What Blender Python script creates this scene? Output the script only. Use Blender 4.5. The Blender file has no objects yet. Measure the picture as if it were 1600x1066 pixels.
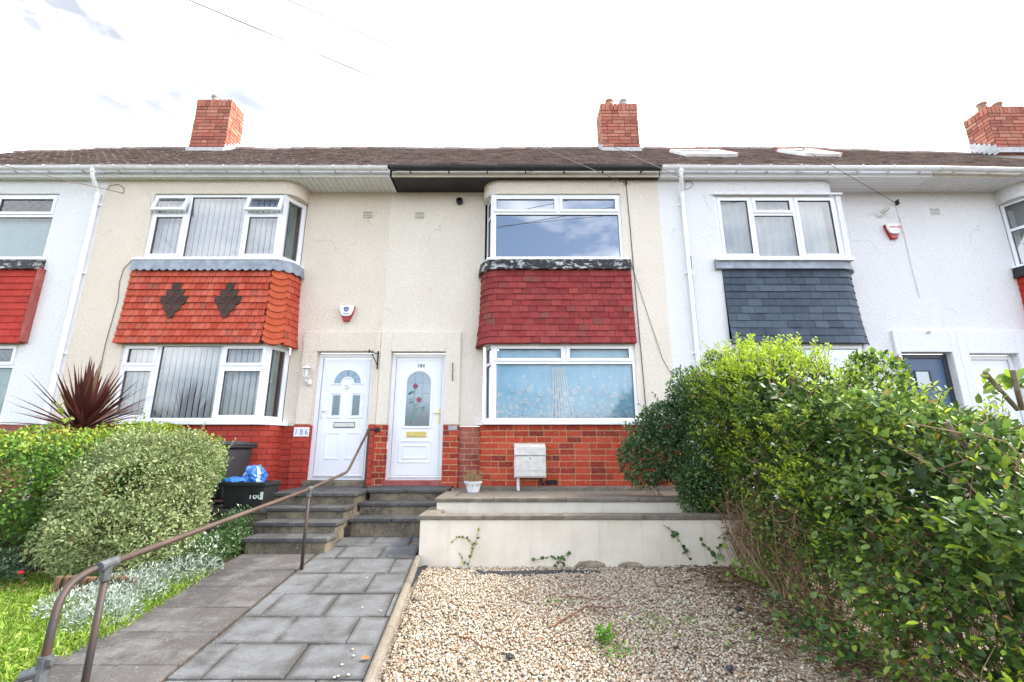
import bpy, math, random
import numpy as np
from mathutils import Vector, Matrix
random.seed(7)
SC = bpy.context.scene
COL = SC.collection
# ------------------------------------------------------------------ camera, sky, sun, exposure
F = 707.0                       # focal length in pixels of the 1600 px wide photograph
TH = math.atan(F / 2957.0)      # the camera looks up by this angle
H = 1.45                        # camera height over the path
cs, sn = math.cos(TH), math.sin(TH)
cam_d = bpy.data.cameras.new('camera'); cam = bpy.data.objects.new('camera', cam_d); COL.objects.link(cam)
cam.location = (0, 0, H); cam.rotation_euler = (math.pi/2 + TH, 0, 0)
cam_d.sensor_width = 36; cam_d.lens = F/1600*36; cam_d.clip_start = .05; cam_d.clip_end = 2000
SC.camera = cam
SUN_EL, SUN_AZ = math.radians(46), math.radians(84)     # azimuth from +Y (behind the houses) towards +X (right)
sun_dir = Vector((math.sin(SUN_AZ)*math.cos(SUN_EL), math.cos(SUN_AZ)*math.cos(SUN_EL), math.sin(SUN_EL)))
sd = bpy.data.lights.new('sun', 'SUN'); sd.energy = 1.9; sd.angle = math.radians(12); sd.color = (1, .95, .86)
so = bpy.data.objects.new('sun', sd); COL.objects.link(so); so.rotation_euler = (-sun_dir).to_track_quat('-Z', 'Y').to_euler()
W = bpy.data.worlds.new('World'); SC.world = W; W.use_nodes = True
wn, wl = W.node_tree.nodes, W.node_tree.links
wn.clear()
wo = wn.new('ShaderNodeOutputWorld'); bg = wn.new('ShaderNodeBackground'); bg.inputs[1].default_value = .13
sky = wn.new('ShaderNodeTexSky'); sky.sky_type = 'NISHITA'; sky.sun_disc = False
sky.sun_elevation = SUN_EL; sky.sun_rotation = SUN_AZ; sky.dust_density = 3.5
tc = wn.new('ShaderNodeTexCoord'); mp = wn.new('ShaderNodeMapping'); mp.inputs['Scale'].default_value = (1, 1, 2.2)
cn = wn.new('ShaderNodeTexNoise'); cn.inputs['Scale'].default_value = 2.6; cn.inputs['Detail'].default_value = 7; cn.inputs['Roughness'].default_value = .55
cr = wn.new('ShaderNodeValToRGB'); cr.color_ramp.elements[0].position = .36; cr.color_ramp.elements[1].position = .56
sx = wn.new('ShaderNodeSeparateXYZ'); ma = wn.new('ShaderNodeMath'); ma.operation = 'MULTIPLY_ADD'; ma.inputs[1].default_value = .11
cm = wn.new('ShaderNodeMixRGB'); ck = wn.new('ShaderNodeValToRGB'); ck.color_ramp.elements[0].color = (1, 1, 1, 1); ck.color_ramp.elements[1].color = (.55, .56, .58, 1); ck.color_ramp.elements[0].position = .15; ck.color_ramp.elements[1].position = .95
cv = wn.new('ShaderNodeMixRGB'); cv.blend_type = 'MULTIPLY'; cv.inputs[0].default_value = 1; cv.inputs[1].default_value = (10.2, 10.3, 10.5, 1)
wl.new(tc.outputs['Generated'], mp.inputs[0]); wl.new(mp.outputs[0], cn.inputs['Vector']); wl.new(tc.outputs['Generated'], sx.inputs[0]); wl.new(sx.outputs[1], ma.inputs[0]); wl.new(cn.outputs[0], ma.inputs[2]); wl.new(ma.outputs[0], cr.inputs[0])
wl.new(sx.outputs[2], ck.inputs[0]); wl.new(ck.outputs[0], cv.inputs[2]); wl.new(cv.outputs[0], cm.inputs[2]); wl.new(cr.outputs[0], cm.inputs[0]); wl.new(sky.outputs[0], cm.inputs[1]); last = cm.outputs[0]
for dv_, size in (((-.593, .541, .597), .978), ((-.35, .645, .68), .984), ((-.50, .62, .58), .986)):      # thin places in the cloud
    vm = wn.new('ShaderNodeVectorMath'); vm.operation = 'DOT_PRODUCT'; vm.inputs[1].default_value = Vector(dv_).normalized(); wl.new(tc.outputs['Generated'], vm.inputs[0])
    r1 = wn.new('ShaderNodeValToRGB'); r1.color_ramp.elements[0].position = size; r1.color_ramp.elements[1].position = size+.019; wl.new(vm.outputs['Value'], r1.inputs[0])
    n2 = wn.new('ShaderNodeTexNoise'); n2.inputs['Scale'].default_value = 9; n2.inputs['Detail'].default_value = 6; wl.new(mp.outputs[0], n2.inputs['Vector'])
    r2 = wn.new('ShaderNodeValToRGB'); r2.color_ramp.elements[0].position = .34; r2.color_ramp.elements[1].position = .66; wl.new(n2.outputs[0], r2.inputs[0])
    mu = wn.new('ShaderNodeMixRGB'); mu.blend_type = 'MULTIPLY'; mu.inputs[0].default_value = 1; wl.new(r1.outputs[0], mu.inputs[1]); wl.new(r2.outputs[0], mu.inputs[2])
    mg = wn.new('ShaderNodeMixRGB'); mg.inputs[2].default_value = (1.45, 1.55, 1.78, 1); wl.new(mu.outputs[0], mg.inputs[0]); wl.new(last, mg.inputs[1]); last = mg.outputs[0]
wl.new(last, bg.inputs[0]); wl.new(bg.outputs[0], wo.inputs[0])
SC.view_settings.view_transform = 'Standard'; SC.view_settings.look = 'None'
SC.view_settings.exposure = 1.92; SC.view_settings.gamma = 1
SC.render.film_transparent = False

# ------------------------------------------------------------------ pixel helpers: where a pixel of the photograph meets the plane y = D
def ray(u, v):
    xc = (u-800)/F; yc = (533-v)/F
    return xc, cs - yc*sn, sn + yc*cs
def X(u, v, D): r = ray(u, v); return r[0]/r[1]*D
def Z(v, D): r = ray(800, v); return r[2]/r[1]*D + H
def P(u, v, D): return Vector((X(u, v, D), D, Z(v, D)))

# ------------------------------------------------------------------ materials
class M_:
    def __init__(s, name, rough=.6, spec=.4):
        s.m = bpy.data.materials.new(name); s.m.use_nodes = True
        s.n = s.m.node_tree.nodes; s.l = s.m.node_tree.links
        s.b = s.n['Principled BSDF']; s.b.inputs['Roughness'].default_value = rough
        s.b.inputs['Specular IOR Level'].default_value = spec
        s.tc = s.n.new('ShaderNodeTexCoord')
    def new(s, t): return s.n.new('ShaderNode'+t)
    def noise(s, scale, detail=4, rough=.55, stretch=None, coord='Object'):
        n = s.new('TexNoise'); n.inputs['Scale'].default_value = scale; n.inputs['Detail'].default_value = detail; n.inputs['Roughness'].default_value = rough
        src = s.tc.outputs[coord]
        if stretch:
            mp = s.new('Mapping'); mp.inputs['Scale'].default_value = stretch; s.l.new(src, mp.inputs[0]); src = mp.outputs[0]
        s.l.new(src, n.inputs['Vector']); return n.outputs[0]
    def voro(s, scale, feature='F1', out='Distance', rnd=1.0):
        n = s.new('TexVoronoi'); n.feature = feature; n.inputs['Scale'].default_value = scale; n.inputs['Randomness'].default_value = rnd
        s.l.new(s.tc.outputs['Object'], n.inputs['Vector']); return n.outputs[out]
    def island(s): return s.new('NewGeometry').outputs['Random Per Island']
    def attr(s, name):
        a = s.new('Attribute'); a.attribute_name = name; return a.outputs['Fac']
    def ramp(s, src, stops, interp='LINEAR'):
        r = s.new('ValToRGB'); r.color_ramp.interpolation = interp; e = r.color_ramp.elements
        while len(e) < len(stops): e.new(.5)
        for i, (p, c) in enumerate(stops):
            e[i].position = p; e[i].color = (c if isinstance(c, tuple) else (c, c, c)) + (1,)
        s.l.new(src, r.inputs[0]); return r.outputs[0]
    def mix(s, fac, a, b, mode='MIX'):
        m = s.new('MixRGB'); m.blend_type = mode
        for i, x in enumerate((fac, a, b)):
            if isinstance(x, (int, float)): m.inputs[i].default_value = x if i == 0 else (x, x, x, 1)
            elif isinstance(x, tuple): m.inputs[i].default_value = x + (1,)
            else: s.l.new(x, m.inputs[i])
        return m.outputs[0]
    def col(s, src):
        if isinstance(src, tuple): s.b.inputs['Base Color'].default_value = src + (1,)
        else: s.l.new(src, s.b.inputs['Base Color'])
        return s
    def bump(s, src, strength=.3, dist=.01):
        b = s.new('Bump'); b.inputs['Strength'].default_value = strength; b.inputs['Distance'].default_value = dist
        if s.b.inputs['Normal'].links:
            s.l.new(s.b.inputs['Normal'].links[0].from_socket, b.inputs['Normal'])
        s.l.new(src, b.inputs['Height']); s.l.new(b.outputs[0], s.b.inputs['Normal']); return s
    def rough(s, src): s.l.new(src, s.b.inputs['Roughness']); return s
    def done(s): return s.m

def plain(name, c, rough=.5, spec=.4, var=.12, scale=6, metal=0, bump=0, bscale=80):
    m = M_(name, rough, spec); a = tuple(max(0, x*(1-var)) for x in c); b = tuple(min(1, x*(1+var)) for x in c)
    m.col(m.ramp(m.noise(scale, 5), [(.3, a), (.7, b)])); m.b.inputs['Metallic'].default_value = metal
    if bump: m.bump(m.noise(bscale, 3), bump, .004)
    return m.done()
def islands(name, stops, rough=.7, spec=.3, grime=(.5, .5, .5), gamount=.3, gscale=5, bump=.25, bscale=60, spots=None):
    """colour per loose piece of the mesh (a tile, a brick, a stone), worn by noise"""
    m = M_(name, rough, spec); c = m.ramp(m.island(), stops)
    g = m.ramp(m.noise(gscale, 6, .65), [(.42, 0.0), (.75, gamount)])
    c = m.mix(g, c, grime)
    if spots:
        sc_, amount, colr = spots
        c = m.mix(m.ramp(m.noise(sc_, 3, .6), [(.62, 0.0), (.70, amount)]), c, colr)
    c = m.mix(.25, c, m.ramp(m.noise(bscale*.5, 4), [(.3, .35), (.7, 1.0)]), 'MULTIPLY')
    m.col(c); m.bump(m.noise(bscale, 5), bump, .006); return m.done()
def render_coat(name, c, dirt, damp=.35, lump=.55):
    """pebble-dashed render: lumpy, with rain streaks and dirty patches"""
    m = M_(name, .9, .2)
    big = m.noise(.9, 6, .6); streak = m.noise(1.0, 6, .7, stretch=(2.2, 2.2, .5)); fine = m.noise(28, 3, .6)
    k = m.mix(m.ramp(big, [(.35, 0.0), (.8, damp)]), c, dirt)
    k = m.mix(m.ramp(streak, [(.55, 0.0), (.85, damp*.6)]), k, dirt)
    k = m.mix(m.ramp(fine, [(.35, .22), (.65, 0.0)]), k, tuple(x*.72 for x in dirt))
    k = m.mix(m.ramp(m.noise(6, 4), [(.66, 0.0), (.74, .35)]), k, tuple(min(1, x*1.12) for x in c))
    va = m.new('VectorMath'); va.operation = 'MULTIPLY_ADD'; nn = m.new('TexNoise'); nn.inputs['Scale'].default_value = 2.2; nn.inputs['Detail'].default_value = 5; m.l.new(m.tc.outputs['Object'], nn.inputs['Vector'])
    m.l.new(nn.outputs['Color'], va.inputs[0]); va.inputs[1].default_value = (.8, .8, .8); m.l.new(m.tc.outputs['Object'], va.inputs[2])
    vo = m.new('TexVoronoi'); vo.feature = 'DISTANCE_TO_EDGE'; vo.inputs['Scale'].default_value = .75; m.l.new(va.outputs[0], vo.inputs['Vector'])
    crack = m.mix(1.0, m.ramp(vo.outputs['Distance'], [(.003, 1.0), (.009, 0.0)]), m.ramp(m.noise(1.7, 3), [(.54, 0.0), (.66, .34)]), 'MULTIPLY')      # hairline cracks
    k = m.mix(crack, k, tuple(x*.5 for x in dirt))
    m.col(k)
    m.bump(m.noise(42, 5, .7), lump, .022); m.bump(m.voro(60), lump*.7, .014); m.bump(m.noise(7, 3), .25, .02)
    return m.done()
MT = {}
MT['cream'] = render_coat('cream_render', (.80, .738, .65), (.60, .51, .41), .30)
MT['cream_b'] = render_coat('warm_cream_render', (.785, .71, .615), (.58, .47, .36), .40)
MT['white_r'] = render_coat('white_render', (.80, .805, .81), (.66, .67, .68), .25)
MT['white_smooth'] = render_coat('white_masonry', (.80, .82, .84), (.66, .66, .66), .2, .3)
MT['upvc'] = plain('white_plastic', (.82, .84, .87), .3, .5, .03, 3)
MT['upvc_b'] = plain('weathered_white_plastic', (.74, .755, .76), .42, .45, .1, 9)
MT['gutter_cream'] = plain('cream_plastic', (.70, .665, .55), .45, .4, .12, 5)
MT['door'] = plain('white_door_skin', (.80, .82, .86), .35, .45, .03, 3)
MT['groove'] = plain('dark_seal', (.10, .105, .115), .5, .3)
MT['softgroove'] = plain('grey_seal', (.42, .44, .48), .5, .3)
MT['navy'] = plain('navy_door_paint', (.045, .095, .19), .35, .5, .1)
MT['anthracite'] = plain('anthracite_frame', (.035, .045, .06), .4, .4)
MT['black'] = plain('black_plastic', (.022, .023, .025), .45, .4, .3, 8)
MT['blackbin'] = plain('grey_black_bin_plastic', (.04, .043, .048), .5, .35, .25, 12, bump=.2)
MT['brass'] = plain('polished_brass', (.72, .55, .22), .3, .5, .08, metal=.8)
MT['chrome'] = plain('chrome', (.72, .72, .72), .2, .5, .05, metal=.9)
MT['iron'] = plain('black_iron', (.03, .026, .024), .6, .3)
MT['cable'] = plain('black_cable', (.03, .03, .032), .6, .3)
MT['wirepale'] = plain('pale_overhead_cable', (.13, .10, .10), .6, .3)
MT['lead'] = plain('grey_lead', (.25, .285, .335), .55, .4, .25, 9, bump=.3, bscale=30)
MT['leadpale'] = plain('pale_flashing_cement', (.46, .47, .48), .7, .3, .2, 12, bump=.4)
m = M_('peeling_black_paint', .6, .3)
m.col(m.mix(m.ramp(m.noise(9, 6, .7, stretch=(1, 1, 2)), [(.53, 0.0), (.60, 1.0)]), (.022, .023, .027), (.46, .47, .46))); m.bump(m.noise(30, 5), .4, .01); MT['peel'] = m.done()
MT['tile_pink'] = islands('dark_red_clay_tile', [(0, (.20, .030, .031)), (.4, (.28, .040, .041)), (.75, (.32, .056, .053)), (.94, (.25, .042, .042)), (1, (.21, .07, .06))], .8, .15, (.30, .13, .11), .25, 6)
MT['tile_orange'] = islands('orange_red_clay_tile', [(0, (.40, .055, .03)), (.5, (.50, .082, .045)), (.85, (.55, .12, .075)), (1, (.30, .075, .055))], .75, .15, (.55, .20, .14), .28, 5)
MT['tile_red'] = islands('bright_red_tile', [(0, (.40, .024, .018)), (1, (.50, .042, .028))], .7, .2, (.40, .10, .06), .25, 5)
MT['tile_brown'] = islands('dark_brown_scallop_tile', [(0, (.04, .024, .02)), (1, (.095, .055, .045))], .7, .2, (.10, .07, .06), .3, 18)
MT['tile_bonnet'] = islands('orange_bonnet_tile', [(0, (.48, .08, .035)), (1, (.56, .12, .05))], .75, .15, (.58, .22, .13), .3, 8)
MT['tile_slate'] = islands('blue_grey_slate', [(0, (.028, .046, .072)), (.5, (.042, .068, .102)), (1, (.07, .10, .142))], .6, .3, (.12, .145, .18), .3, 6)
MT['roof'] = islands('weathered_brown_roof_tile', [(0, (.12, .09, .08)), (.4, (.23, .175, .155)), (.75, (.31, .24, .215)), (1, (.19, .17, .155))], .85, .2, (.36, .31, .27), .55, 3, spots=(30, .8, (.52, .50, .44)))
MT['brick'] = islands('red_brick', [(0, (.19, .030, .024)), (.2, (.33, .043, .028)), (.7, (.46, .063, .032)), (1, (.53, .085, .045))], .85, .12, (.34, .09, .055), .25, 8, .45, 45, spots=(60, .5, (.75, .66, .58)))
MT['brick_pale'] = islands('pale_red_brick', [(0, (.24, .06, .055)), (.5, (.37, .085, .07)), (1, (.42, .13, .10))], .8, .25, (.50, .27, .22), .5, 7, .4, 45)
MT['brick_chim'] = islands('chimney_brick', [(0, (.28, .09, .068)), (.5, (.44, .14, .095)), (1, (.52, .24, .16))], .85, .2, (.34, .20, .15), .5, 5, .5, 45)
MT['mortar'] = plain('ochre_mortar', (.57, .375, .21), .95, .1, .3, 22, bump=.5)
MT['mortar_dark'] = plain('grey_mortar', (.22, .15, .12), .95, .1, .3, 22, bump=.5)
m = M_('red_masonry_paint', .75, .18)
m.col(m.mix(m.ramp(m.noise(5, 6, .65), [(.4, 0.0), (.75, .6)]), m.ramp(m.island(), [(0, (.38, .044, .03)), (1, (.46, .064, .042))]), (.36, .075, .055))); m.bump(m.noise(50, 4), .3, .006); MT['brick_paint'] = m.done()
MT['paint_joint'] = plain('painted_mortar', (.27, .036, .032), .7, .3, .2, 20)
MT['sillred'] = islands('red_quarry_tile', [(0, (.30, .07, .065)), (1, (.38, .10, .085))], .6, .35, (.45, .25, .22), .35, 7)
def slab(name, base, edge, light, scl, mid=False):
    m = M_(name, .85, .25)
    k = m.ramp(m.island(), [(0, tuple(x*.82 for x in base)), (.5, base), (1, tuple(x*1.2 for x in base))])
    k = m.mix(m.ramp(m.noise(scl, 6, .6), [(.48, 0.0), (.66, .75)]), k, light)
    k = m.mix(m.ramp(m.noise(scl*2.3, 6, .7), [(.52, 0.0), (.8, .7)]), k, edge)
    k = m.mix(m.ramp(m.noise(45, 4, .7), [(.60, 0.0), (.68, .55)]), k, (.34, .34, .33))
    if mid: k = m.mix(m.mix(1.0, m.ramp(m.attr('mid'), [(.15, 0.0), (.8, .8)]), m.ramp(m.noise(5, 5, .6), [(.3, .15), (.62, 1.0)]), 'MULTIPLY'), k, light)
    k = m.mix(.55, k, m.ramp(m.noise(95, 4, .75), [(.3, .35), (.62, 1.0)]), 'MULTIPLY')
    m.col(k); m.bump(m.noise(14, 6, .65, stretch=(1, 2.2, 1)), .6, .014); m.bump(m.noise(120, 4, .7), .6, .006); return m.done()
MT['flag'] = slab('smooth_grey_flagstone', (.082, .079, .076), (.045, .041, .036), (.185, .193, .203), 3.2, True)
MT['flag_rough'] = slab('rough_grey_paving', (.097, .09, .087), (.046, .041, .038), (.19, .182, .178), 4)
MT['tread'] = slab('dark_step_slab', (.085, .082, .081), (.045, .042, .04), (.15, .15, .15), 5)
m = M_('stained_concrete_riser', .92, .2)
k = m.mix(m.ramp(m.noise(3, 6, .7), [(.35, 0.0), (.7, 1.0)]), (.085, .075, .062), (.28, .235, .16))
k = m.mix(m.ramp(m.noise(11, 5, .7), [(.52, 0.0), (.66, .8)]), k, (.055, .05, .045)); k = m.mix(m.ramp(m.noise(23, 4, .7), [(.62, 0.0), (.7, .7)]), k, (.42, .40, .35))
m.col(k); m.bump(m.noise(26, 6, .7), .5, .012); MT['riser'] = m.done()
m = M_('white_garden_wall_paint', .9, .2)
k = m.mix(m.ramp(m.noise(2.2, 6, .65), [(.4, 0.0), (.78, .6)]), (.76, .70, .60), (.50, .43, .33)); k = m.mix(m.ramp(m.noise(26, 4), [(.68, 0.0), (.74, .4)]), k, (.42, .37, .3))
k = m.mix(m.ramp(m.noise(1.6, 5, .6, stretch=(9, 9, .4)), [(.55, 0.0), (.8, .4)]), k, (.44, .38, .31))
m.col(k); m.bump(m.noise(40, 5), .35, .008); m.bump(m.noise(4, 3), .3, .02); MT['gwall'] = m.done()
MT['coping'] = slab('weathered_coping', (.21, .18, .145), (.10, .085, .065), (.29, .265, .22), 6)
m = M_('galvanised_rust_pipe', .6, .4)
k = m.mix(m.ramp(m.noise(5, 6, .7), [(.40, 0.0), (.62, 1.0)]), (.05, .05, .049), (.085, .05, .037)); k = m.mix(m.ramp(m.noise(30, 4), [(.6, 0.0), (.7, .6)]), k, (.05, .04, .035))
m.col(k); m.bump(m.noise(60, 4), .3, .004); m.b.inputs['Metallic'].default_value = .35; MT['pipe'] = m.done()
m = M_('rusty_pipe', .65, .4)
k = m.mix(m.ramp(m.noise(4, 6, .7), [(.35, 0.0), (.65, 1.0)]), (.075, .048, .037), (.11, .074, .058)); k = m.mix(m.ramp(m.noise(34, 4), [(.58, 0.0), (.68, .6)]), k, (.09, .07, .06))
m.col(k); m.bump(m.noise(60, 4), .3, .004); m.b.inputs['Metallic'].default_value = .25; MT['rust'] = m.done()
MT['zinc'] = plain('zinc_clamp', (.13, .14, .145), .5, .5, .3, 20, metal=.5, bump=.3)
m = M_('soil', 1, .1); m.col(m.ramp(m.noise(16, 7, .7), [(.3, (.03, .021, .014)), (.6, (.08, .058, .04)), (.8, (.15, .12, .085))])); m.bump(m.noise(30, 6), .8, .03); MT['soil'] = m.done()
m = M_('lawn_base', 1, .1); m.col(m.ramp(m.noise(11, 6, .7), [(.3, (.05, .085, .012)), (.55, (.12, .19, .025)), (.8, (.20, .22, .05))])); m.bump(m.noise(60, 5), .8, .03); MT['lawn'] = m.done()
m = M_('asphalt', .9, .2); m.col(m.ramp(m.noise(40, 5), [(.3, (.04, .04, .042)), (.7, (.07, .07, .072))])); MT['asphalt'] = m.done()
m = M_('gravel_bed', .9, .2)
k = m.ramp(m.voro(75, 'F1', 'Color'), [(0, (.20, .14, .09)), (.35, (.42, .33, .24)), (.6, (.55, .48, .40)), (.8, (.62, .58, .52)), (1, (.30, .25, .21))])
k = m.mix(m.ramp(m.noise(1.6, 6, .7), [(.45, 0.0), (.7, .75)]), k, (.075, .055, .038)); k = m.mix(m.ramp(m.voro(75), [(.25, 0.0), (.6, .7)]), k, (.06, .045, .03))
m.col(k); m.bump(m.voro(75), -.9, .02); MT['gravelbed'] = m.done()
MT['stone'] = islands('gravel_stone', [(0, (.12, .08, .05)), (.10, (.40, .235, .13)), (.24, (.36, .28, .195)), (.48, (.50, .425, .32)), (.76, (.61, .545, .435)), (.95, (.69, .64, .55)), (1, (.15, .14, .13))], .75, .3, (.30, .24, .18), .25, 9, .2, 60)
MT['meter'] = plain('grey_white_meter_box', (.62, .61, .57), .55, .35, .14, 14, bump=.15, bscale=200)
MT['pot'] = plain('white_plastic_pot', (.74, .75, .78), .4, .4, .08, 8)
MT['dead'] = islands('dead_straw', [(0, (.25, .17, .08)), (1, (.42, .32, .17))], .9, .1, (.2, .13, .07), .3)
MT['bag'] = plain('blue_plastic_bag', (.035, .16, .52), .35, .5, .3, 9)
MT['bagwhite'] = plain('pale_blue_bag_print', (.45, .55, .70), .4, .4, .2, 9)
MT['alarm_white'] = plain('alarm_casing', (.82, .83, .80), .35, .4, .03)
MT['alarm_red'] = plain('alarm_red_base', (.38, .015, .018), .35, .5, .15)
MT['ink_blue'] = plain('blue_print', (.07, .16, .33), .5, .3)
MT['ink_pink'] = plain('pink_print', (.42, .24, .33), .5, .3)
MT['ink_red'] = plain('red_print', (.55, .03, .08), .5, .3)
MT['ink_grey'] = plain('grey_print', (.40, .41, .45), .5, .3)
MT['ink_black'] = plain('black_numerals', (.05, .05, .055), .4, .4)
MT['chalk'] = plain('white_paint_marker', (.78, .79, .80), .7, .2)
MT['sticker'] = plain('pale_green_sticker', (.45, .62, .50), .6, .2)
MT['plaque'] = plain('worn_grey_plaque', (.36, .36, .37), .6, .3, .3, 25)
MT['ceramic'] = plain('white_ceramic_tile', (.78, .80, .82), .2, .5, .04)
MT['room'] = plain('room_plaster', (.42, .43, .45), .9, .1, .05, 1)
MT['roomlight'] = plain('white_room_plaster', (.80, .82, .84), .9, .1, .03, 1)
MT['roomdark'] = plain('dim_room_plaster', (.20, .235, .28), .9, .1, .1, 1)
MT['twig'] = islands('brown_twig', [(0, (.10, .055, .03)), (.5, (.20, .12, .07)), (1, (.34, .24, .15))], .85, .2, (.12, .08, .05), .3, 9)
MT['wood'] = plain('weathered_timber', (.13, .085, .05), .8, .2, .3, 14, bump=.4)
MT['membrane'] = plain('black_weed_membrane', (.028, .03, .036), .75, .3, .3, 20, bump=.4, bscale=40)
MT['rubble'] = plain('broken_concrete', (.25, .21, .16), .95, .1, .4, 14, bump=.8, bscale=30)
MT['slotdark'] = plain('dark_vent_slot', (.03, .03, .03), .9, .1)
MT['terracotta'] = plain('clay_pot', (.33, .20, .14), .8, .2, .25, 10)
MT['potgrey'] = plain('grey_clay_pot', (.33, .33, .32), .8, .2, .25, 10)
MT['rose'] = plain('red_stained_glass', (.22, .05, .09), .3, .5, .4, 40)
MT['velux'] = plain('red_brown_roof_window_frame', (.34, .10, .07), .5, .4)

def glass(name, refl=.2, tint=(.86, .90, .93), rough=.0):
    m = bpy.data.materials.new(name); m.use_nodes = True; n, l = m.node_tree.nodes, m.node_tree.links; n.clear()
    o = n.new('ShaderNodeOutputMaterial'); t = n.new('ShaderNodeBsdfTransparent'); g = n.new('ShaderNodeBsdfGlossy'); x = n.new('ShaderNodeMixShader'); fr = n.new('ShaderNodeFresnel')
    fr.inputs['IOR'].default_value = 1.5; mm = n.new('ShaderNodeMath'); mm.operation = 'MULTIPLY_ADD'; mm.inputs[1].default_value = 1.0; mm.inputs[2].default_value = refl-.04; mm.use_clamp = True
    l.new(fr.outputs[0], mm.inputs[0]); l.new(mm.outputs[0], x.inputs[0]); t.inputs[0].default_value = tint+(1,); g.inputs[0].default_value = (.96, .98, 1, 1); g.inputs['Roughness'].default_value = rough
    l.new(t.outputs[0], x.inputs[1]); l.new(g.outputs[0], x.inputs[2]); l.new(x.outputs[0], o.inputs[0]); return m
MT['glass'] = glass('window_glass', .13); MT['glass_strong'] = glass('bright_window_glass', .36, (.70, .80, .92)); MT['glass_clear'] = glass('clear_window_glass', .055, (.90, .95, .97)); MT['glass_roof'] = glass('roof_window_glass', .6, (.6, .65, .7))
MT['glass_obscure'] = glass('obscured_door_glass', .22, (.30, .48, .60), .12)
def cloth(name, c, transp=0.0, tl=.3):
    m = bpy.data.materials.new(name); m.use_nodes = True; n, l = m.node_tree.nodes, m.node_tree.links; n.clear()
    o = n.new('ShaderNodeOutputMaterial'); d = n.new('ShaderNodeBsdfDiffuse'); t = n.new('ShaderNodeBsdfTranslucent'); x = n.new('ShaderNodeMixShader'); x.inputs[0].default_value = tl
    tcx = n.new('ShaderNodeTexCoord'); no = n.new('ShaderNodeTexNoise'); no.inputs['Scale'].default_value = 7; rp = n.new('ShaderNodeValToRGB')
    rp.color_ramp.elements[0].color = tuple(v*.86 for v in c)+(1,); rp.color_ramp.elements[1].color = tuple(min(1, v*1.08) for v in c)+(1,)
    l.new(tcx.outputs['Object'], no.inputs['Vector']); l.new(no.outputs[0], rp.inputs[0]); l.new(rp.outputs[0], d.inputs[0]); l.new(rp.outputs[0], t.inputs[0])
    l.new(d.outputs[0], x.inputs[1]); l.new(t.outputs[0], x.inputs[2]); last = x
    if transp:
        tr = n.new('ShaderNodeBsdfTransparent'); y = n.new('ShaderNodeMixShader'); y.inputs[0].default_value = transp; l.new(x.outputs[0], y.inputs[1]); l.new(tr.outputs[0], y.inputs[2]); last = y
    l.new(last.outputs[0], o.inputs[0]); return m
MT['blind'] = cloth('pale_blind_fabric', (.86, .84, .83), 0, .12); MT['curtain'] = cloth('white_curtain', (.80, .82, .80)); MT['net'] = cloth('blue_white_net', (.50, .80, .99), .02, .08); MT['lace'] = cloth('white_lace', (.92, .96, .99), 0, .05)
MT['tealnet'] = cloth('pale_teal_net', (.62, .82, .82)); MT['winegrey'] = cloth('grey_green_lining', (.38, .46, .43)); MT['wine'] = cloth('dark_red_curtain', (.12, .03, .035))
def leafmat(name, stops, young=None, gloss=.4, tl=.3, pale=None):
    """leaf: colour from the leaf's own 'tint', new growth from 'young', pale margin from 'edge'"""
    m = bpy.data.materials.new(name); m.use_nodes = True; n, l = m.node_tree.nodes, m.node_tree.links; b = n['Principled BSDF']; o = n['Material Output']
    def at(nm): a = n.new('ShaderNodeAttribute'); a.attribute_name = nm; return a.outputs['Fac']
    r = n.new('ShaderNodeValToRGB'); e = r.color_ramp.elements
    while len(e) < len(stops): e.new(.5)
    for i, (p_, c) in enumerate(stops): e[i].position = p_; e[i].color = c+(1,)
    l.new(at('tint'), r.inputs[0]); c = r.outputs[0]
    for nm, cc in (('young', young), ('edge', pale)):
        if cc:
            x = n.new('ShaderNodeMixRGB'); x.inputs[2].default_value = cc+(1,); l.new(at(nm), x.inputs[0]); l.new(c, x.inputs[1]); c = x.outputs[0]
    l.new(c, b.inputs['Base Color']); b.inputs['Roughness'].default_value = gloss; b.inputs['Specular IOR Level'].default_value = .4
    t = n.new('ShaderNodeBsdfTranslucent'); l.new(c, t.inputs[0]); x = n.new('ShaderNodeMixShader'); x.inputs[0].default_value = tl
    l.new(b.outputs[0], x.inputs[1]); l.new(t.outputs[0], x.inputs[2]); l.new(x.outputs[0], o.inputs[0]); return m

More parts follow.
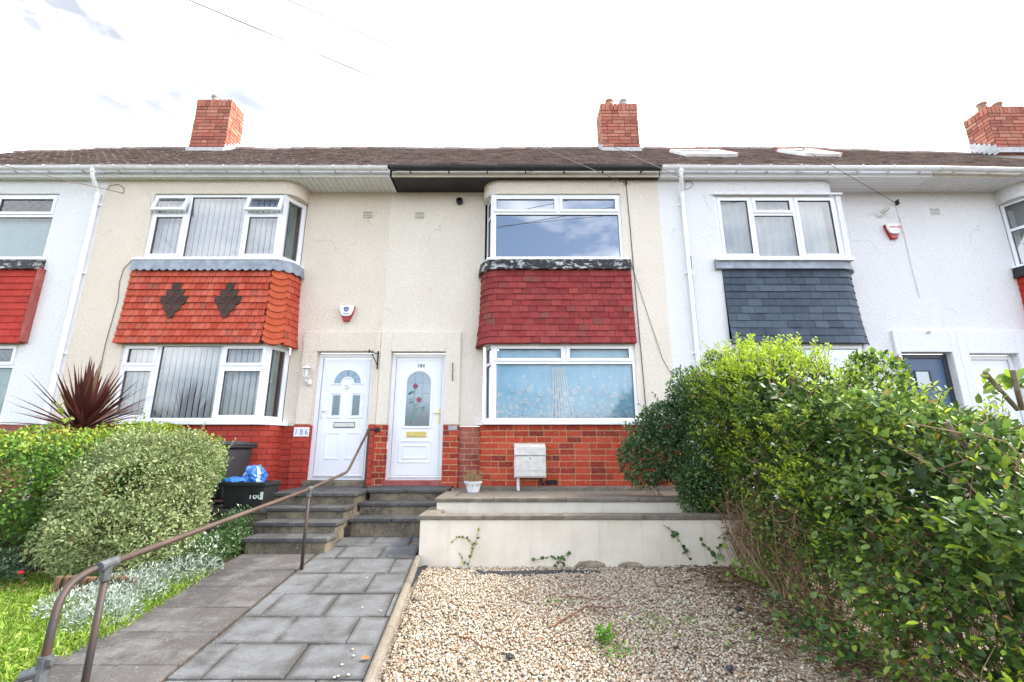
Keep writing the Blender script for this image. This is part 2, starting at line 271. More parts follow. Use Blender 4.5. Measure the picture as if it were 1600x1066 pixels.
# ------------------------------------------------------------------ object helpers
def tag(o, label=None, cat=None, group=None, kind=None):
    if label: o['label'] = label
    if cat: o['category'] = cat
    if group: o['group'] = group
    if kind: o['kind'] = kind
    return o
def thing(name, label, cat, loc, group=None):
    o = bpy.data.objects.new(name, None); o.empty_display_size = .1; COL.objects.link(o); o.location = loc
    return tag(o, label, cat, group)
def wloc(o):
    v = Vector((0, 0, 0))
    while o is not None: v = v + o.location; o = o.parent
    return v
class MB:
    """collects faces given in world coordinates and links them as one mesh"""
    def __init__(s): s.v = []; s.f = []; s.mi = []; s.xf = None; s.mat = 0; s.at = []
    def add(s, vs, fs):
        k = len(s.v)
        s.v += [s.xf(p) for p in vs] if s.xf else [tuple(p) for p in vs]
        s.f += [tuple(i+k for i in f) for f in fs]; s.mi += [s.mat]*len(fs)
    def box(s, x0, x1, y0, y1, z0, z1):
        if x0 > x1: x0, x1 = x1, x0
        if y0 > y1: y0, y1 = y1, y0
        if z0 > z1: z0, z1 = z1, z0
        s.add([(x, y, z) for z in (z0, z1) for y in (y0, y1) for x in (x0, x1)],
              [(0, 2, 3, 1), (4, 5, 7, 6), (0, 1, 5, 4), (2, 6, 7, 3), (0, 4, 6, 2), (1, 3, 7, 5)])
    def quad(s, a, b, c, d): s.add([a, b, c, d], [(0, 1, 2, 3)])
    def prism(s, pts, y0, y1):
        """polygon in x,z (anticlockwise seen from -y) given thickness along y"""
        n = len(pts)
        s.add([(x, y0, z) for x, z in pts]+[(x, y1, z) for x, z in pts],
              [tuple(range(n)), tuple(range(2*n-1, n-1, -1))]+[(i, n+i, n+(i+1) % n, (i+1) % n) for i in range(n)])
    def sweep(s, pts, o0, o1, z0, z1, t0=None, t1=None):
        """wall-like band along plan path: offsets o0 (back) to o1 (front) from the path, between z0 and z1; t0,t1 offsets at the top"""
        t0 = o0 if t0 is None else t0; t1 = o1 if t1 is None else t1
        pa = Path(pts); L = []
        for i in range(len(pts)):
            L += [pa.vert(i, o0)+(z0,), pa.vert(i, o1)+(z0,), pa.vert(i, t1)+(z1,), pa.vert(i, t0)+(z1,)]
        fs = []
        for i in range(len(pts)-1):
            a, b = 4*i, 4*i+4
            for j in range(4): fs.append((a+j, b+j, b+(j+1) % 4, a+(j+1) % 4))
        e = 4*(len(pts)-1); fs += [(0, 1, 2, 3), (e+3, e+2, e+1, e)]
        s.add(L, fs)
    def skin(s, pts, z0, z1, o0=0., o1=0.):
        pa = Path(pts); n = len(pts)
        s.add([pa.vert(i, o0)+(z0,) for i in range(n)]+[pa.vert(i, o1)+(z1,) for i in range(n)], [(i, i+1, n+i+1, n+i) for i in range(n-1)])
    def tube(s, pts, r, seg=8, cap=True, r1=None):
        pts = [Vector(p) for p in pts]; n = len(pts); vs = []; up = None
        for i, p in enumerate(pts):
            d = (pts[min(i+1, n-1)]-pts[max(i-1, 0)]).normalized()
            if up is None: up = Vector((0, 0, 1)) if abs(d.z) < .9 else Vector((1, 0, 0))
            a = d.cross(up)
            a = a.normalized() if a.length > 1e-5 else d.orthogonal().normalized()
            b = a.cross(d); up = b
            rr = r if r1 is None else r+(r1-r)*i/(n-1)
            vs += [tuple(p+a*(rr*math.cos(2*math.pi*k/seg))+b*(rr*math.sin(2*math.pi*k/seg))) for k in range(seg)]
        fs = [(i*seg+k, i*seg+(k+1) % seg, (i+1)*seg+(k+1) % seg, (i+1)*seg+k) for i in range(n-1) for k in range(seg)]
        if cap: fs += [tuple(range(seg-1, -1, -1)), tuple(range((n-1)*seg, n*seg))]
        s.add(vs, fs)
    def lathe(s, c, prof, seg=16):
        n = len(prof)
        s.add([(c[0]+r*math.cos(2*math.pi*k/seg), c[1]+r*math.sin(2*math.pi*k/seg), c[2]+z) for r, z in prof for k in range(seg)],
              [(i*seg+k, i*seg+(k+1) % seg, (i+1)*seg+(k+1) % seg, (i+1)*seg+k) for i in range(n-1) for k in range(seg)]+[tuple(range((n-1)*seg, n*seg)), tuple(range(seg-1, -1, -1))])
    def disk(s, c, r, y, seg=14, rz=None):
        """upright disc facing -y"""
        s.prism([(c[0]+r*math.cos(2*math.pi*k/seg), c[1]+(rz or r)*math.sin(2*math.pi*k/seg)) for k in range(seg)], y-.002, y)
    def build(s, name, mats, parent=None, bevel=0, smooth=False, loc=None):
        me = bpy.data.meshes.new(name); off = wloc(parent) if parent else Vector(loc or (0, 0, 0))
        me.from_pydata([(p[0]-off.x, p[1]-off.y, p[2]-off.z) for p in s.v], [], s.f)
        for mm in (mats if isinstance(mats, (list, tuple)) else [mats]): me.materials.append(mm)
        me.polygons.foreach_set('material_index', s.mi)
        if smooth: me.polygons.foreach_set('use_smooth', [True]*len(s.f))
        if s.at: me.attributes.new('mid', 'FLOAT', 'POINT').data.foreach_set('value', s.at)
        me.update(); o = bpy.data.objects.new(name, me); COL.objects.link(o)
        if parent: o.parent = parent
        elif loc: o.location = loc
        if bevel:
            b = o.modifiers.new('bevel', 'BEVEL'); b.width = bevel; b.segments = 2; b.limit_method = 'ANGLE'; b.angle_limit = .7
        return o
class Path:
    """plan polyline walked left to right; outward is to the right of travel (towards the camera)"""
    def __init__(s, pts):
        s.p = [Vector(p) for p in pts]; s.c = [0.]
        for a, b in zip(s.p, s.p[1:]): s.c.append(s.c[-1]+(b-a).length)
        s.L = s.c[-1]; s.n = []
        seg = [Vector(((b-a).y, -(b-a).x)).normalized() for a, b in zip(s.p, s.p[1:])]
        for i in range(len(s.p)):
            a = seg[max(i-1, 0)]; b = seg[min(i, len(seg)-1)]; m_ = (a+b).normalized(); s.n.append(m_/max(.3, m_.dot(a)))
    def vert(s, i, off): q = s.p[i]+s.n[i]*off; return (q.x, q.y)
    def at(s, t, off):
        t = min(max(t, 0), s.L); i = 0
        while i < len(s.c)-2 and t > s.c[i+1]: i += 1
        k = (t-s.c[i])/max(1e-9, s.c[i+1]-s.c[i]); q = s.p[i].lerp(s.p[i+1], k)+s.n[i].lerp(s.n[i+1], k)*off; return (q.x, q.y)
    def breaks(s, a, b): return [a]+[c for c in s.c if a+1e-4 < c < b-1e-4]+[b]
def arc(cx, cy, r, a0, a1, n=7): return [(cx+r*math.cos(math.radians(a0+(a1-a0)*i/n)), cy+r*math.sin(math.radians(a0+(a1-a0)*i/n))) for i in range(n+1)]
def unit(mb, pa, a, b, z0, z1, ob, ot, back=0., scallop=False):
    """one brick or tile along a path: front face at offset ob (bottom) and ot (top)"""
    bs = pa.breaks(a, b); L = []
    if scallop: bs = [a+(b-a)*i/6 for i in range(7)]
    n = len(bs)
    for i, t in enumerate(bs):
        zz = z0+((2*i/6-1)**2*.9-.55)*(z1-z0)*.62 if scallop else z0
        L += [pa.at(t, back)+(zz,), pa.at(t, ob)+(zz,), pa.at(t, ot)+(z1,), pa.at(t, back)+(z1,)]
    fs = []
    for i in range(n-1):
        p, q = 4*i, 4*i+4
        for j in range(3): fs.append((p+j, q+j, q+j+1, p+j+1))
    e = 4*(n-1); fs += [(0, 1, 2, 3), (e+3, e+2, e+1, e)]; mb.add(L, fs)
def courses(mb, pts, z0, z1, n, ul, ob, ot, gap=.003, joint=.0, flare=0., jit=0., rnd=None, pick=None, lens=None):
    pa = Path(pts); h = (z1-z0)/n; rnd = rnd or random
    for k in range(n):
        fl = flare*(1-k/n)**2
        t = -(ul*.5 if k % 2 else 0)-rnd.random()*.02
        while t < pa.L:
            w = ul if not lens else rnd.choice(lens)
            a, b = max(0, t+gap/2), min(pa.L, t+w-gap/2)
            if b-a > .02:
                j = (rnd.random()-.5)*jit; jz = (rnd.random()-.5)*jit*.6
                tgt, sc = (pick((a+b)/2, k) if pick else (mb, False))
                unit(tgt, pa, a, b, z0+k*h+joint/2+jz-(.012 if ob > ot+.006 else 0), z0+(k+1)*h-joint/2, ob+fl+j, ot+fl*.9, back=min(0, fl-.02), scallop=sc)
            t += w
def text(s, size, mt, loc, parent=None, name='lettering', rx=math.pi/2, rz=0., align='CENTER', depth=.0015, squash=1.0):
    c = bpy.data.curves.new(name, 'FONT'); c.body = s; c.size = size; c.align_x = align; c.extrude = depth; c.resolution_u = 3
    t = bpy.data.objects.new(name, c); me = bpy.data.meshes.new_from_object(t); bpy.data.objects.remove(t); bpy.data.curves.remove(c)
    me.materials.clear(); me.materials.append(mt)
    me.transform(Matrix.Translation(Vector(loc)) @ Matrix.Rotation(rz, 4, 'Z') @ Matrix.Rotation(rx, 4, 'X') @ Matrix.Diagonal((squash, 1, 1, 1)))
    if parent: me.transform(Matrix.Translation(-wloc(parent)))
    o = bpy.data.objects.new(name, me); COL.objects.link(o); o.parent = parent; return o
# ------------------------------------------------------------------ the terrace of houses
DF, DR, DE = 7.25, 7.65, 7.05          # front of the projecting bays, recessed wall, roof edge
zS = Z(301, DR)                        # soffit
zA1, zB1 = Z(303, DF), Z(404, DF)      # upper windows
zTT, zTB = Z(420, DF-.05), Z(534, DF-.11)
zA2, zB2 = Z(536, DF), Z(658, DF)      # lower windows
zP = Z(663.5, DF)                      # top of the brick plinth
zL = .883                              # landing in front of the doors
XP = [-12.15, -7.27, -2.265, 2.61, 7.69, 12.4]          # party lines
FA = {'186': -3.805, '184': -.52, '182': 5.86, '180': 9.09, '188': -10.55}
R_ = .3
def bay_left(xf, xp): return [(xf, DR)]+arc(xf+R_, DF+R_, R_, 180, 270)+[(xp, DF)]
def bay_right(xp, xf): return [(xp, DF)]+arc(xf-R_, DF+R_, R_, 270, 360)+[(xf, DR)]

def fr(o, d):
    d = Vector(d).normalized(); n = Vector((d.y, -d.x)); o = Vector(o)
    return lambda p: (o.x+d.x*p[0]-n.x*p[1], o.y+d.y*p[0]-n.y*p[1], p[2])     # p = (along, inwards, z)
FRONT = lambda p: (p[0], DF+p[1], p[2])
def rect_frame(mb, s0, s1, z0, z1, w, y0, y1):
    mb.box(s0, s0+w, y0, y1, z0, z1); mb.box(s1-w, s1, y0, y1, z0, z1)
    mb.box(s0+w, s1-w, y0+.0008, y1, z0, z0+w); mb.box(s0+w, s1-w, y0+.0008, y1, z1-w, z1)
def window(parent, xf, s0, s1, z0, z1, vbars=(), hbars=(), cells=(), fw=.05, gl='glass', fm='upvc', name='window', lattice=(), label=None):
    """vbars (s, za, zb), hbars (z, sa, sb); cells (s0, s1, z0, z1, kind); kind f fixed, s sash, o vent swung open"""
    mb = MB(); mb.xf = xf
    rect_frame(mb, s0, s1, z0, z1, fw, .03, .10)
    for s, a, b in vbars: mb.box(s-.028, s+.028, .031, .099, a, b)
    for z, a, b in hbars: mb.box(a, b, .032, .098, z-.026, z+.026)
    gs = MB(); gs.xf = xf; pn = MB(); pn.xf = xf; op = []
    for a, b, c, d, k in cells:
        if k == 'o': op.append((a, b, c, d)); continue
        y = .045
        if k == 's':
            rect_frame(mb, a-.012, b+.012, c-.012, d+.012, .052, .012, .06); a, b, c, d = a+.04, b-.04, c+.04, d-.04; y = .03
        rect_frame(gs, a-.001, b+.001, c-.001, d+.001, .007, y-.004, y+.02)
        pn.quad((a, y+.012, c), (b, y+.012, c), (b, y+.012, d), (a, y+.012, d))
    w = mb.build(name, MT[fm], parent, .004)
    if label: w['label'] = label
    if pn.v: pn.build('pane', MT[gl], w)
    gs.build('glazing_seal', MT['groove'], w)
    for a, b, c, d in op:
        ang = math.radians(15); ax = fr
        def sw(p, d=d): return xf((p[0], .012+(p[1]-.012)*math.cos(ang)+(p[2]-d)*math.sin(ang), d+(p[2]-d)*math.cos(ang)-(p[1]-.012)*math.sin(ang)))
        v = MB(); v.xf = sw; rect_frame(v, a-.02, b+.02, c-.02, d+.015, .055, 0, .05); vo = v.build('vent_sash', MT[fm], w, .004)
        p_ = MB(); p_.xf = sw; p_.quad((a+.03, .025, c+.03), (b-.03, .025, c+.03), (b-.03, .025, d-.03), (a+.03, .025, d-.03)); p_.build('vent_pane', MT[gl], w)
        g_ = MB(); g_.xf = xf; n = 6
        for i in range(n): q = a+(b-a)*(i+.5)/n; g_.box(q-.02, q+.02, .04, .06, c-.03, c-.005)
        g_.box(a, b, .041, .061, c-.008, c-.001)
        g_.build('vent_stay', MT['upvc_b'], w)
    if lattice:
        lm = MB(); lm.xf = xf
        for a, b, c, d, step in lattice:
            n = int((b-a+(d-c))/step)
            for i in range(n+2):
                for sgn in (1, -1):
                    # diagonal strip clipped to the pane
                    x0 = a-(d-c)+i*step if sgn > 0 else a+i*step
                    p0, p1 = (x0, c), (x0+sgn*(d-c), d)
                    t0, t1 = 0., 1.
                    dx = p1[0]-p0[0]
                    for lim, s_ in ((a, 1), (b, -1)):
                        f0, f1 = (p0[0]-lim)*s_, (p1[0]-lim)*s_
                        if f0 < 0 and f1 < 0: t0 = 2
                        elif f0 < 0: t0 = max(t0, -f0/(f1-f0))
                        elif f1 < 0: t1 = min(t1, f0/(f0-f1))
                    if t0 < t1-.02:
                        q0 = (p0[0]+dx*t0, c+(d-c)*t0); q1 = (p0[0]+dx*t1, c+(d-c)*t1)
                        lm.add([(q0[0]-.004, .04, q0[1]), (q0[0]+.004, .04, q0[1]), (q1[0]+.004, .04, q1[1]), (q1[0]-.004, .04, q1[1])], [(0, 1, 2, 3)])
        lm.build('lead_lattice', MT['lead'], w)
    return w
def sill(win, pts, z0, z1, over=.07, mt='upvc'):
    mb = MB(); mb.sweep(pts, -.08, over, z0, z1); mb.build('sill', MT[mt], win, .004)
def room(h, x0, x1, z0, z1, mt='roomdark', y0=None):
    mb = MB(); y0 = y0 or DF+.14; y1 = DF+3.2
    A = lambda x, y, z: (x, y, z)
    mb.quad(A(x0, y1, z0), A(x1, y1, z0), A(x1, y1, z1), A(x0, y1, z1)); mb.quad(A(x0, y0, z0), A(x0, y1, z0), A(x0, y1, z1), A(x0, y0, z1))
    mb.quad(A(x1, y0, z0), A(x1, y0, z1), A(x1, y1, z1), A(x1, y1, z0)); mb.quad(A(x0, y0, z0), A(x1, y0, z0), A(x1, y1, z0), A(x0, y1, z0)); mb.quad(A(x0, y0, z1), A(x0, y1, z1), A(x1, y1, z1), A(x1, y0, z1))
    mb.build('room_lining', MT[mt], h)
def wall_holes(mb, x0, x1, z0, z1, y, t, holes):
    """upright wall from y to y+t with rectangular holes (x0,x1,z0,z1), holes side by side"""
    hs = sorted(holes); x = x0
    for a, b, c, d in hs:
        if a > x: mb.box(x, a, y, y+t, z0, z1)
        if c > z0: mb.box(a, b, y, y+t, z0, c)
        if d < z1: mb.box(a, b, y, y+t, d, z1)
        x = b
    if x < x1: mb.box(x, x1, y, y+t, z0, z1)
def air_brick(h, u, v, mt):
    c = P(u, v, DR); mb = MB(); w, hh = .085, .06
    fr_ = MB(); rect_frame(fr_, c.x-w-.012, c.x+w+.012, c.z-hh-.012, c.z+hh+.012, .012, DR-.008, DR+.01)
    n = 8
    for i in range(n+1): q = c.x-w+2*w*i/n; fr_.box(q-.004, q+.004, DR-.005, DR+.01, c.z-hh, c.z+hh)
    for i in range(1, 4): q = c.z-hh+2*hh*i/4; fr_.box(c.x-w, c.x+w, DR-.0045, DR+.01, q-.007, q+.007)
    o = fr_.build('air_brick', MT[mt], h)
    mb.box(c.x-w, c.x+w, DR-.002, DR+.005, c.z-hh, c.z+hh); mb.build('vent_slot', MT['slotdark'], o)

# roof surface
zE = Z(258, DE); DG = 9.76; KR = 7.2/1.0
zG = H+7.2-.0
KR = (zG-zE)/(DG-DE)
def dE(x): return -.022*max(0, x-6.5)-.006*max(0, -x-9)
def dG(x): return -.045*max(0, x-7.5)-.04*max(0, -x-9.6)+.012*math.sin(x*1.3)+.008*math.sin(x*3.7+1)
def roof_pt(x, t, off=0):
    return (x, DE+(DG-DE)*t-off*.64, zE+dE(x)+(zG+dG(x)-zE-dE(x))*t+.006*math.sin(x*5+t*9)+off*.77)
def roof_at(u, v, off=0):
    r = ray(u, v); k = r[2]/r[1]; y = (zE-KR*DE-H)/(k-KR)
    return Vector((r[0]/r[1]*y, y, H+k*y))
def roof_t(y): return (y-DE)/(DG-DE)
def roof(h, x0, x1):
    mb = MB(); rows = 36; w = .168; rnd = random.Random(int(x0*10))
    for k in range(rows):
        t0, t1 = k/rows-.004, min(1, (k+1.35)/rows); x = x0+(-w/2 if k % 2 else 0)
        while x < x1:
            a, b = max(x0, x+.002), min(x1, x+w-.002); x += w
            if b-a < .02: continue
            j = rnd.random()*.007; o0 = .020+j; o1 = .004+j*.5; tl = t0+(rnd.random()-.5)*.003
            L = [roof_pt(a, tl, 0), roof_pt(b, tl, 0), roof_pt(b, tl, o0), roof_pt(a, tl, o0), roof_pt(a, t1, o1), roof_pt(b, t1, o1)]
            mb.add(L, [(0, 1, 2, 3), (3, 2, 5, 4), (0, 3, 4), (1, 5, 2)])
    n = int((x1-x0)/.33)+1
    for i in range(n):      # ridge tiles
        a = x0+(x1-x0)*i/n; b = x0+(x1-x0)*(i+1)/n+.015; c = roof_pt((a+b)/2, 1, 0); j = rnd.random()*.012
        ring = lambda x, r: [(x, c[1]+r*math.cos(q), c[2]-.085+j+r*math.sin(q)) for q in [math.pi*k/8 for k in range(9)]]
        L = ring(a, .125)+ring(b, .115)+ring(a, .105)
        mb.add(L, [(k, k+1, 10+k, 9+k) for k in range(8)]+[(18+k, 19+k, k+1, k) for k in range(8)])
    m2 = MB()      # the far slope, so that the roof is closed
    m2.quad((x0, DG, zG-.12), (x1, DG, zG-.12), (x1, DG+2.8, zE-.1), (x0, DG+2.8, zE-.1)); m2.quad((x0, DE+.05, zE-.03), (x1, DE+.05, zE-.03), (x1, DG, zG-.12), (x0, DG, zG-.12))
    r = mb.build('roof', MT['roof'], h); m2.build('roof_underlay', MT['slotdark'], r)
    return r
def eaves(h, x0, x1, gm, fm, smt, board='x', soff=None, brackets=9, gz=0., tilt=0.):
    """gutter with brackets, fascia board and soffit for one house"""
    g = MB(); y = DE-.03; z = Z(261.3, y)+gz; r = .056; n = 8
    za = lambda x: z+dE(x)+tilt*(x-x0)
    prof = [(math.pi+math.pi*k/n) for k in range(n+1)]
    L = []
    for x in (x0, x1):
        for rr in (r, r-.005):
            L += [(x, y+rr*math.cos(a), za(x)+rr*math.sin(a)) for a in prof]
    m_ = n+1
    fs = [(k, k+1, 2*m_+k+1, 2*m_+k) for k in range(n)]+[(m_+k+1, m_+k, 3*m_+k, 3*m_+k+1) for k in range(n)]+[(0, 2*m_, 3*m_, m_), (n, m_+n, 3*m_+n, 2*m_+n)]+[(0, m_, m_+n, n) if False else tuple(range(n+1))]
    g.add(L, fs)
    g.tube([(x0, y-r, za(x0)), (x1, y-r, za(x1))], .006, 6)
    go = g.build('gutter', MT[gm], h, smooth=False)
    for i in range(brackets):
        b = MB(); x = x0+(x1-x0)*(i+.5)/brackets; q = prof
        L = [(xx, y+(r+.004)*math.cos(a), za(x)+(r+.004)*math.sin(a)) for xx in (x-.012, x+.012) for a in q]
        b.add(L, [(k, k+1, m_+k+1, m_+k) for k in range(n)]); b.box(x-.01, x+.01, y+r*.7, y+r+.07, za(x)-.05, za(x)-.03); b.box(x-.014, x+.014, y-r-.008, y-r+.004, za(x)-.01, za(x)+.012); b.build('gutter_bracket', MT[gm], go)
    for x in (x0+.05, x0+(x1-x0)*.52): b = MB(); b.add([(xx, y+(r+.006)*math.cos(a), za(x)+(r+.006)*math.sin(a)) for xx in (x-.04, x+.04) for a in prof], [(k, k+1, m_+k+1, m_+k) for k in range(n)]); b.build('gutter_joint', MT[gm], go)
    yf = 7.143; f = MB(); f.box(x0+.003, x1-.003, yf-.018, yf, zS-.012, Z(266, DE)+.05); fo = f.build('fascia', MT[fm], h, .003)
    s = MB(); s.box(x0+.003, x1-.003, yf+.001, DR+.1, zS, zS+.012); so_ = s.build('soffit', MT[smt], h)
    if board:
        g2 = MB()
        if board == 'y':
            x = x0+.1
            while x < x1: g2.box(x-.004, x+.004, yf+.004, DR-.001, zS-.0015, zS+.004); x += .1
        else:
            for q in range(1, 5): g2.box(x0+.01, x1-.01, yf+q*.095-.003, yf+q*.095+.003, zS-.0015, zS+.004)
        g2.build('soffit_joint', MT['softgroove'], so_)
    return go
def chimney(h, x0, x1, y0, y1, z0, z1, pots):
    c = MB(); c.box(x0+.012, x1-.012, y0+.012, y1-.012, z0-.6, z1-.04)
    core = c.build('chimney', MT['mortar_dark'], h)
    b = MB(); path = [(x0, y1), (x0, y0), (x1, y0), (x1, y1)]; hh = .20; n = round((z1-hh-z0)/.094)
    pth = [(x0+.012, y1), (x0+.012, y0+.012), (x1-.012, y0+.012), (x1-.012, y1)]
    courses(b, pth, z0-.094*2, z1-hh, n+2, .27, .014, .014, gap=.016, joint=.016, jit=.006, lens=[.27, .27, .135])
    courses(b, pth, z1-hh, z1, 1, .094, .018, .018, gap=.014, joint=.014, jit=.008)
    b.build('brickwork', MT['brick_chim'], core)
    f = MB(); zf = lambda y: zE+KR*(y-DE)
    f.box(x0-.03, x1+.03, y0-.05, y0-.004, zf(y0)-.06, zf(y0)+.075); 
    for sx, xx in ((-1, x0), (1, x1)):
        k = 0; y = y0
        while y < y1-.02:
            q = min(y+.1, y1); f.prism([(0, 0)]*0 or [(min(xx, xx+sx*.02), zf(y)-.06), (max(xx, xx+sx*.02), zf(y)-.06), (max(xx, xx+sx*.02), zf(q)+.11), (min(xx, xx+sx*.02), zf(q)+.11)], y+.003*k, q); y += .1; k = 1-k
    f.build('flashing', MT['leadpale'], core)
    for px, pm in pots:
        p = MB(); p.lathe((px, y0+.17, z1-.05), [(.09, 0), (.085, .20), (.10, .22), (.10, .26), (.075, .27), (.06, .2)], 14); p.build('chimney_pot', MT[pm], core, smooth=False)
def downpipe(h, x, mt, z_bot, gx=None):
    mb = MB(); yg = DE-.03; zg = Z(262, yg); gx = gx if gx is not None else x; r = .034
    mb.tube([(gx, yg, zg-.03), (gx, yg, zg-.14), (gx, yg+.02, zg-.18), (x, DF-.075, zg-.36), (x, DF-.05, zg-.42), (x, DF-.05, z_bot)], r, 10)
    mb.tube([(gx, yg, zg-.01), (gx, yg, zg-.10)], .045, 10); mb.tube([(x, DF-.05, zg-.40), (x, DF-.05, zg-.50)], .042, 10)
    o = mb.build('downpipe', MT[mt], h, smooth=False)
    for z in (zg-.62, zg-1.9, zg-3.3): b = MB(); b.tube([(x, DF-.05, z), (x, DF-.05, z+.035)], .041, 10); b.box(x-.07, x+.07, DF-.022, DF, z, z+.035); b.build('pipe_clip', MT[mt], o)
def flashing(h, pts, z0, z1, mt, scal=0., o0=.055, o1=.03):
    mb = MB(); pa = Path(pts); n = max(10, int(pa.L/.012)) if scal else 0
    if scal:
        top = []; L = []
        for i in range(n+1):
            t = pa.L*i/n; zz = z0-scal*abs(math.sin(math.pi*t/.128)); a, b = pa.at(t, o0), pa.at(t, o1); L += [a+(zz,), b+(z1,)]
        mb.add(L, [(2*i, 2*i+2, 2*i+3, 2*i+1) for i in range(n)])
        lo = []
        for i in range(n+1): t = pa.L*i/n; zz = z0-scal*abs(math.sin(math.pi*t/.128)); lo += [pa.at(t, o0)+(zz,), pa.at(t, o0-.01)+(zz,)]
        mb.add(lo, [(2*i, 2*i+1, 2*i+3, 2*i+2) for i in range(n)])
    else:
        seg = []
        for i in range(41): seg.append(pa.at(pa.L*i/40, 0))
        seg = [seg[0]]+[p for p in seg[1:] ]
        mb.sweep(seg, -.01, o0, z0, z1, -.01, o1)
    mb.build('flashing', MT[mt], h)
def lintel_wall(mb, x0, x1, doors, ztop=None):
    wall_holes(mb, x0, x1, zP, ztop or zS, DR, .14, doors)
def inwall(mb, path, z0, z1): mb.sweep(path, -.12, 0, z0, z1)
def between(pts, xa, xb):
    """the part of a bay path's straight front between two x"""
    return [(xa, DF), (xb, DF)]
def plinth(h, pts, z0, z1, brick, joint, n=11, ul=.236, lens=None):
    mb = MB(); mb.sweep(pts, -.12, 0, z0, z1); o = mb.build('plinth', MT[joint], h)
    b = MB(); courses(b, pts, z0+.002, z1-.002, n, ul, .009, .009, gap=.013, joint=.015, jit=.003, lens=lens); b.build('brickwork', MT[brick], o, .0025); return o
def door_frame(h, x0, x1, z0, z1, y, fm='door', fw=.065):
    mb = MB(); rect_frame(mb, x0, x1, z0, z1, fw, y, y+.07); d = mb.build('door', MT[fm], h, .004); return d
def mould(mb, x0, x1, z0, z1, y, w=.018, p=.012):
    rect_frame(mb, x0, x1, z0, z1, w, y-p, y+.004)
def arch_pts(cx, zc, r, n=20, rz=None, a0=0, a1=180): return [(cx+r*math.cos(math.radians(a0+(a1-a0)*i/n)), zc+(rz or r)*math.sin(math.radians(a0+(a1-a0)*i/n))) for i in range(n+1)]
def ring(mb, outer, inner, y0, y1):
    n = len(outer); k = lambda p, y: (p[0], y, p[1])
    L = [k(p, y0) for p in outer]+[k(p, y0) for p in inner]+[k(p, y1) for p in outer]+[k(p, y1) for p in inner]
    fs = []
    for i in range(n-1):
        fs += [(i, n+i, n+i+1, i+1), (i, i+1, 2*n+i+1, 2*n+i), (n+i+1, n+i, 3*n+i, 3*n+i+1)]
    mb.add(L, fs)

# =================================================== 184, the house in the middle
h4 = thing('terraced_house', 'cream terraced house with dark red hung tiles, bare brick plinth and a rose-glazed white door', 'house', (XP[2]+2.4, DF, 0), 'houses of the terrace')
pL = bay_left(FA['184'], XP[3])
xw0, xw1 = X(767, 320, DF), X(969.5, 312, DF); xl0, xl1 = X(767, 560, DF), X(992, 545, DF)
d4 = (X(610.8, 551, DR-.05), X(696.4, 551, DR-.05), zL+.075, Z(549, DR-.05)); d6 = (X(495, 550, DR-.05), X(584.4, 551, DR-.05), zL+.075, Z(548.5, DR-.05))
mb = MB()
inwall(mb, pL, zA1+.005, zS+.05); inwall(mb, pL, zA2+.005, zB1-.01)
for a, b, c, d in ((xw1, XP[3], zB1-.01, zA1+.005), (xl1, XP[3], zP-.01, zA2+.005)): mb.box(a, b, DF, DF+.12, c, d)
lintel_wall(mb, XP[2], FA['184']+.02, [(d4[0], d4[1], zP, d4[3])])
mb.build('wall', MT['cream'], h4)
# raised surround round the door, and the pier of brick under it
xs4 = X(720, 540, DR-.05); zSur = Z(518, DR-.05)
mb = MB(); wall_holes(mb, XP[2]+.002, xs4, zP+.02, zSur, DR-.05, .049, [(d4[0]+.001, d4[1]-.001, zP+.02, d4[3]-.001)]); mb.build('door_surround', MT['cream'], h4, .008)
plinth(h4, pL, .80, zP, 'brick', 'mortar', 11, lens=[.236, .236, .236, .12, .236])
p_ = plinth(h4, [(xs4-.003, DR), (FA['184']+.03, DR)], .84, zP-.01, 'brick_pale', 'mortar', 11)
plinth(h4, [(d4[1]+.001, DR-.05), (xs4, DR-.05), (xs4, DR)], .84, zP+.02, 'brick', 'mortar', 11)
plinth(h4, [(XP[2]+.002, DR-.05), (d4[0]-.002, DR-.05), (d4[0]-.002, DR+.08)], .80, zP+.02, 'brick', 'mortar', 11, .12)
mb = MB(); x = d4[0]
courses(mb, [(d4[0], DR-.035), (d4[1], DR-.035)], zL-.02, zL+.07, 1, .155, .012, .012, gap=.006, jit=.002); mb.box(d4[0], d4[1], DR-.036, DR+.18, zL-.02, zL+.074); mb.build('door_step', MT['sillred'], h4)
# upper window, its splayed side, sill, flashing, hung tiles
zt = Z(332, DF); um = X(872.5, 312, DF); spl = (FA['184']+.03, DR)
win = window(h4, FRONT, xw0, xw1, zB1, zA1, vbars=[(um, zt, zA1-.05)], hbars=[(zt, xw0+.05, xw1-.05)],
             cells=[(xw0+.06, um-.035, zt+.034, zA1-.055, 's'), (um+.035, xw1-.06, zt+.034, zA1-.055, 's'), (xw0+.05, xw1-.05, zB1+.05, zt-.026, 'f')], gl='glass_strong')
d = Vector((xw0-spl[0], DF-spl[1])); L = d.length
window(h4, fr(spl, d), 0, L-.01, zB1, zA1, hbars=[(zt, .05, L-.06)], cells=[(.08, L-.09, zt+.03, zA1-.07, 'f'), (.08, L-.09, zB1+.06, zt-.03, 'f')], name='side_window', fw=.06)
sill(win, [(spl[0]-.02, DR-.0), (xw0-.01, DF), (X(985, 406, DF-.08), DF)], Z(405.8, DF-.05), zB1, .055)
xt1 = X(987, 424, DF-.06)
tp = [(FA['184'], DR)]+arc(FA['184']+R_, DF+R_, R_, 180, 270, 9)+[(xt1, DF)]
flashing(h4, tp, zTT-.005, zB1-.035, 'peel', 0, .075, .055)
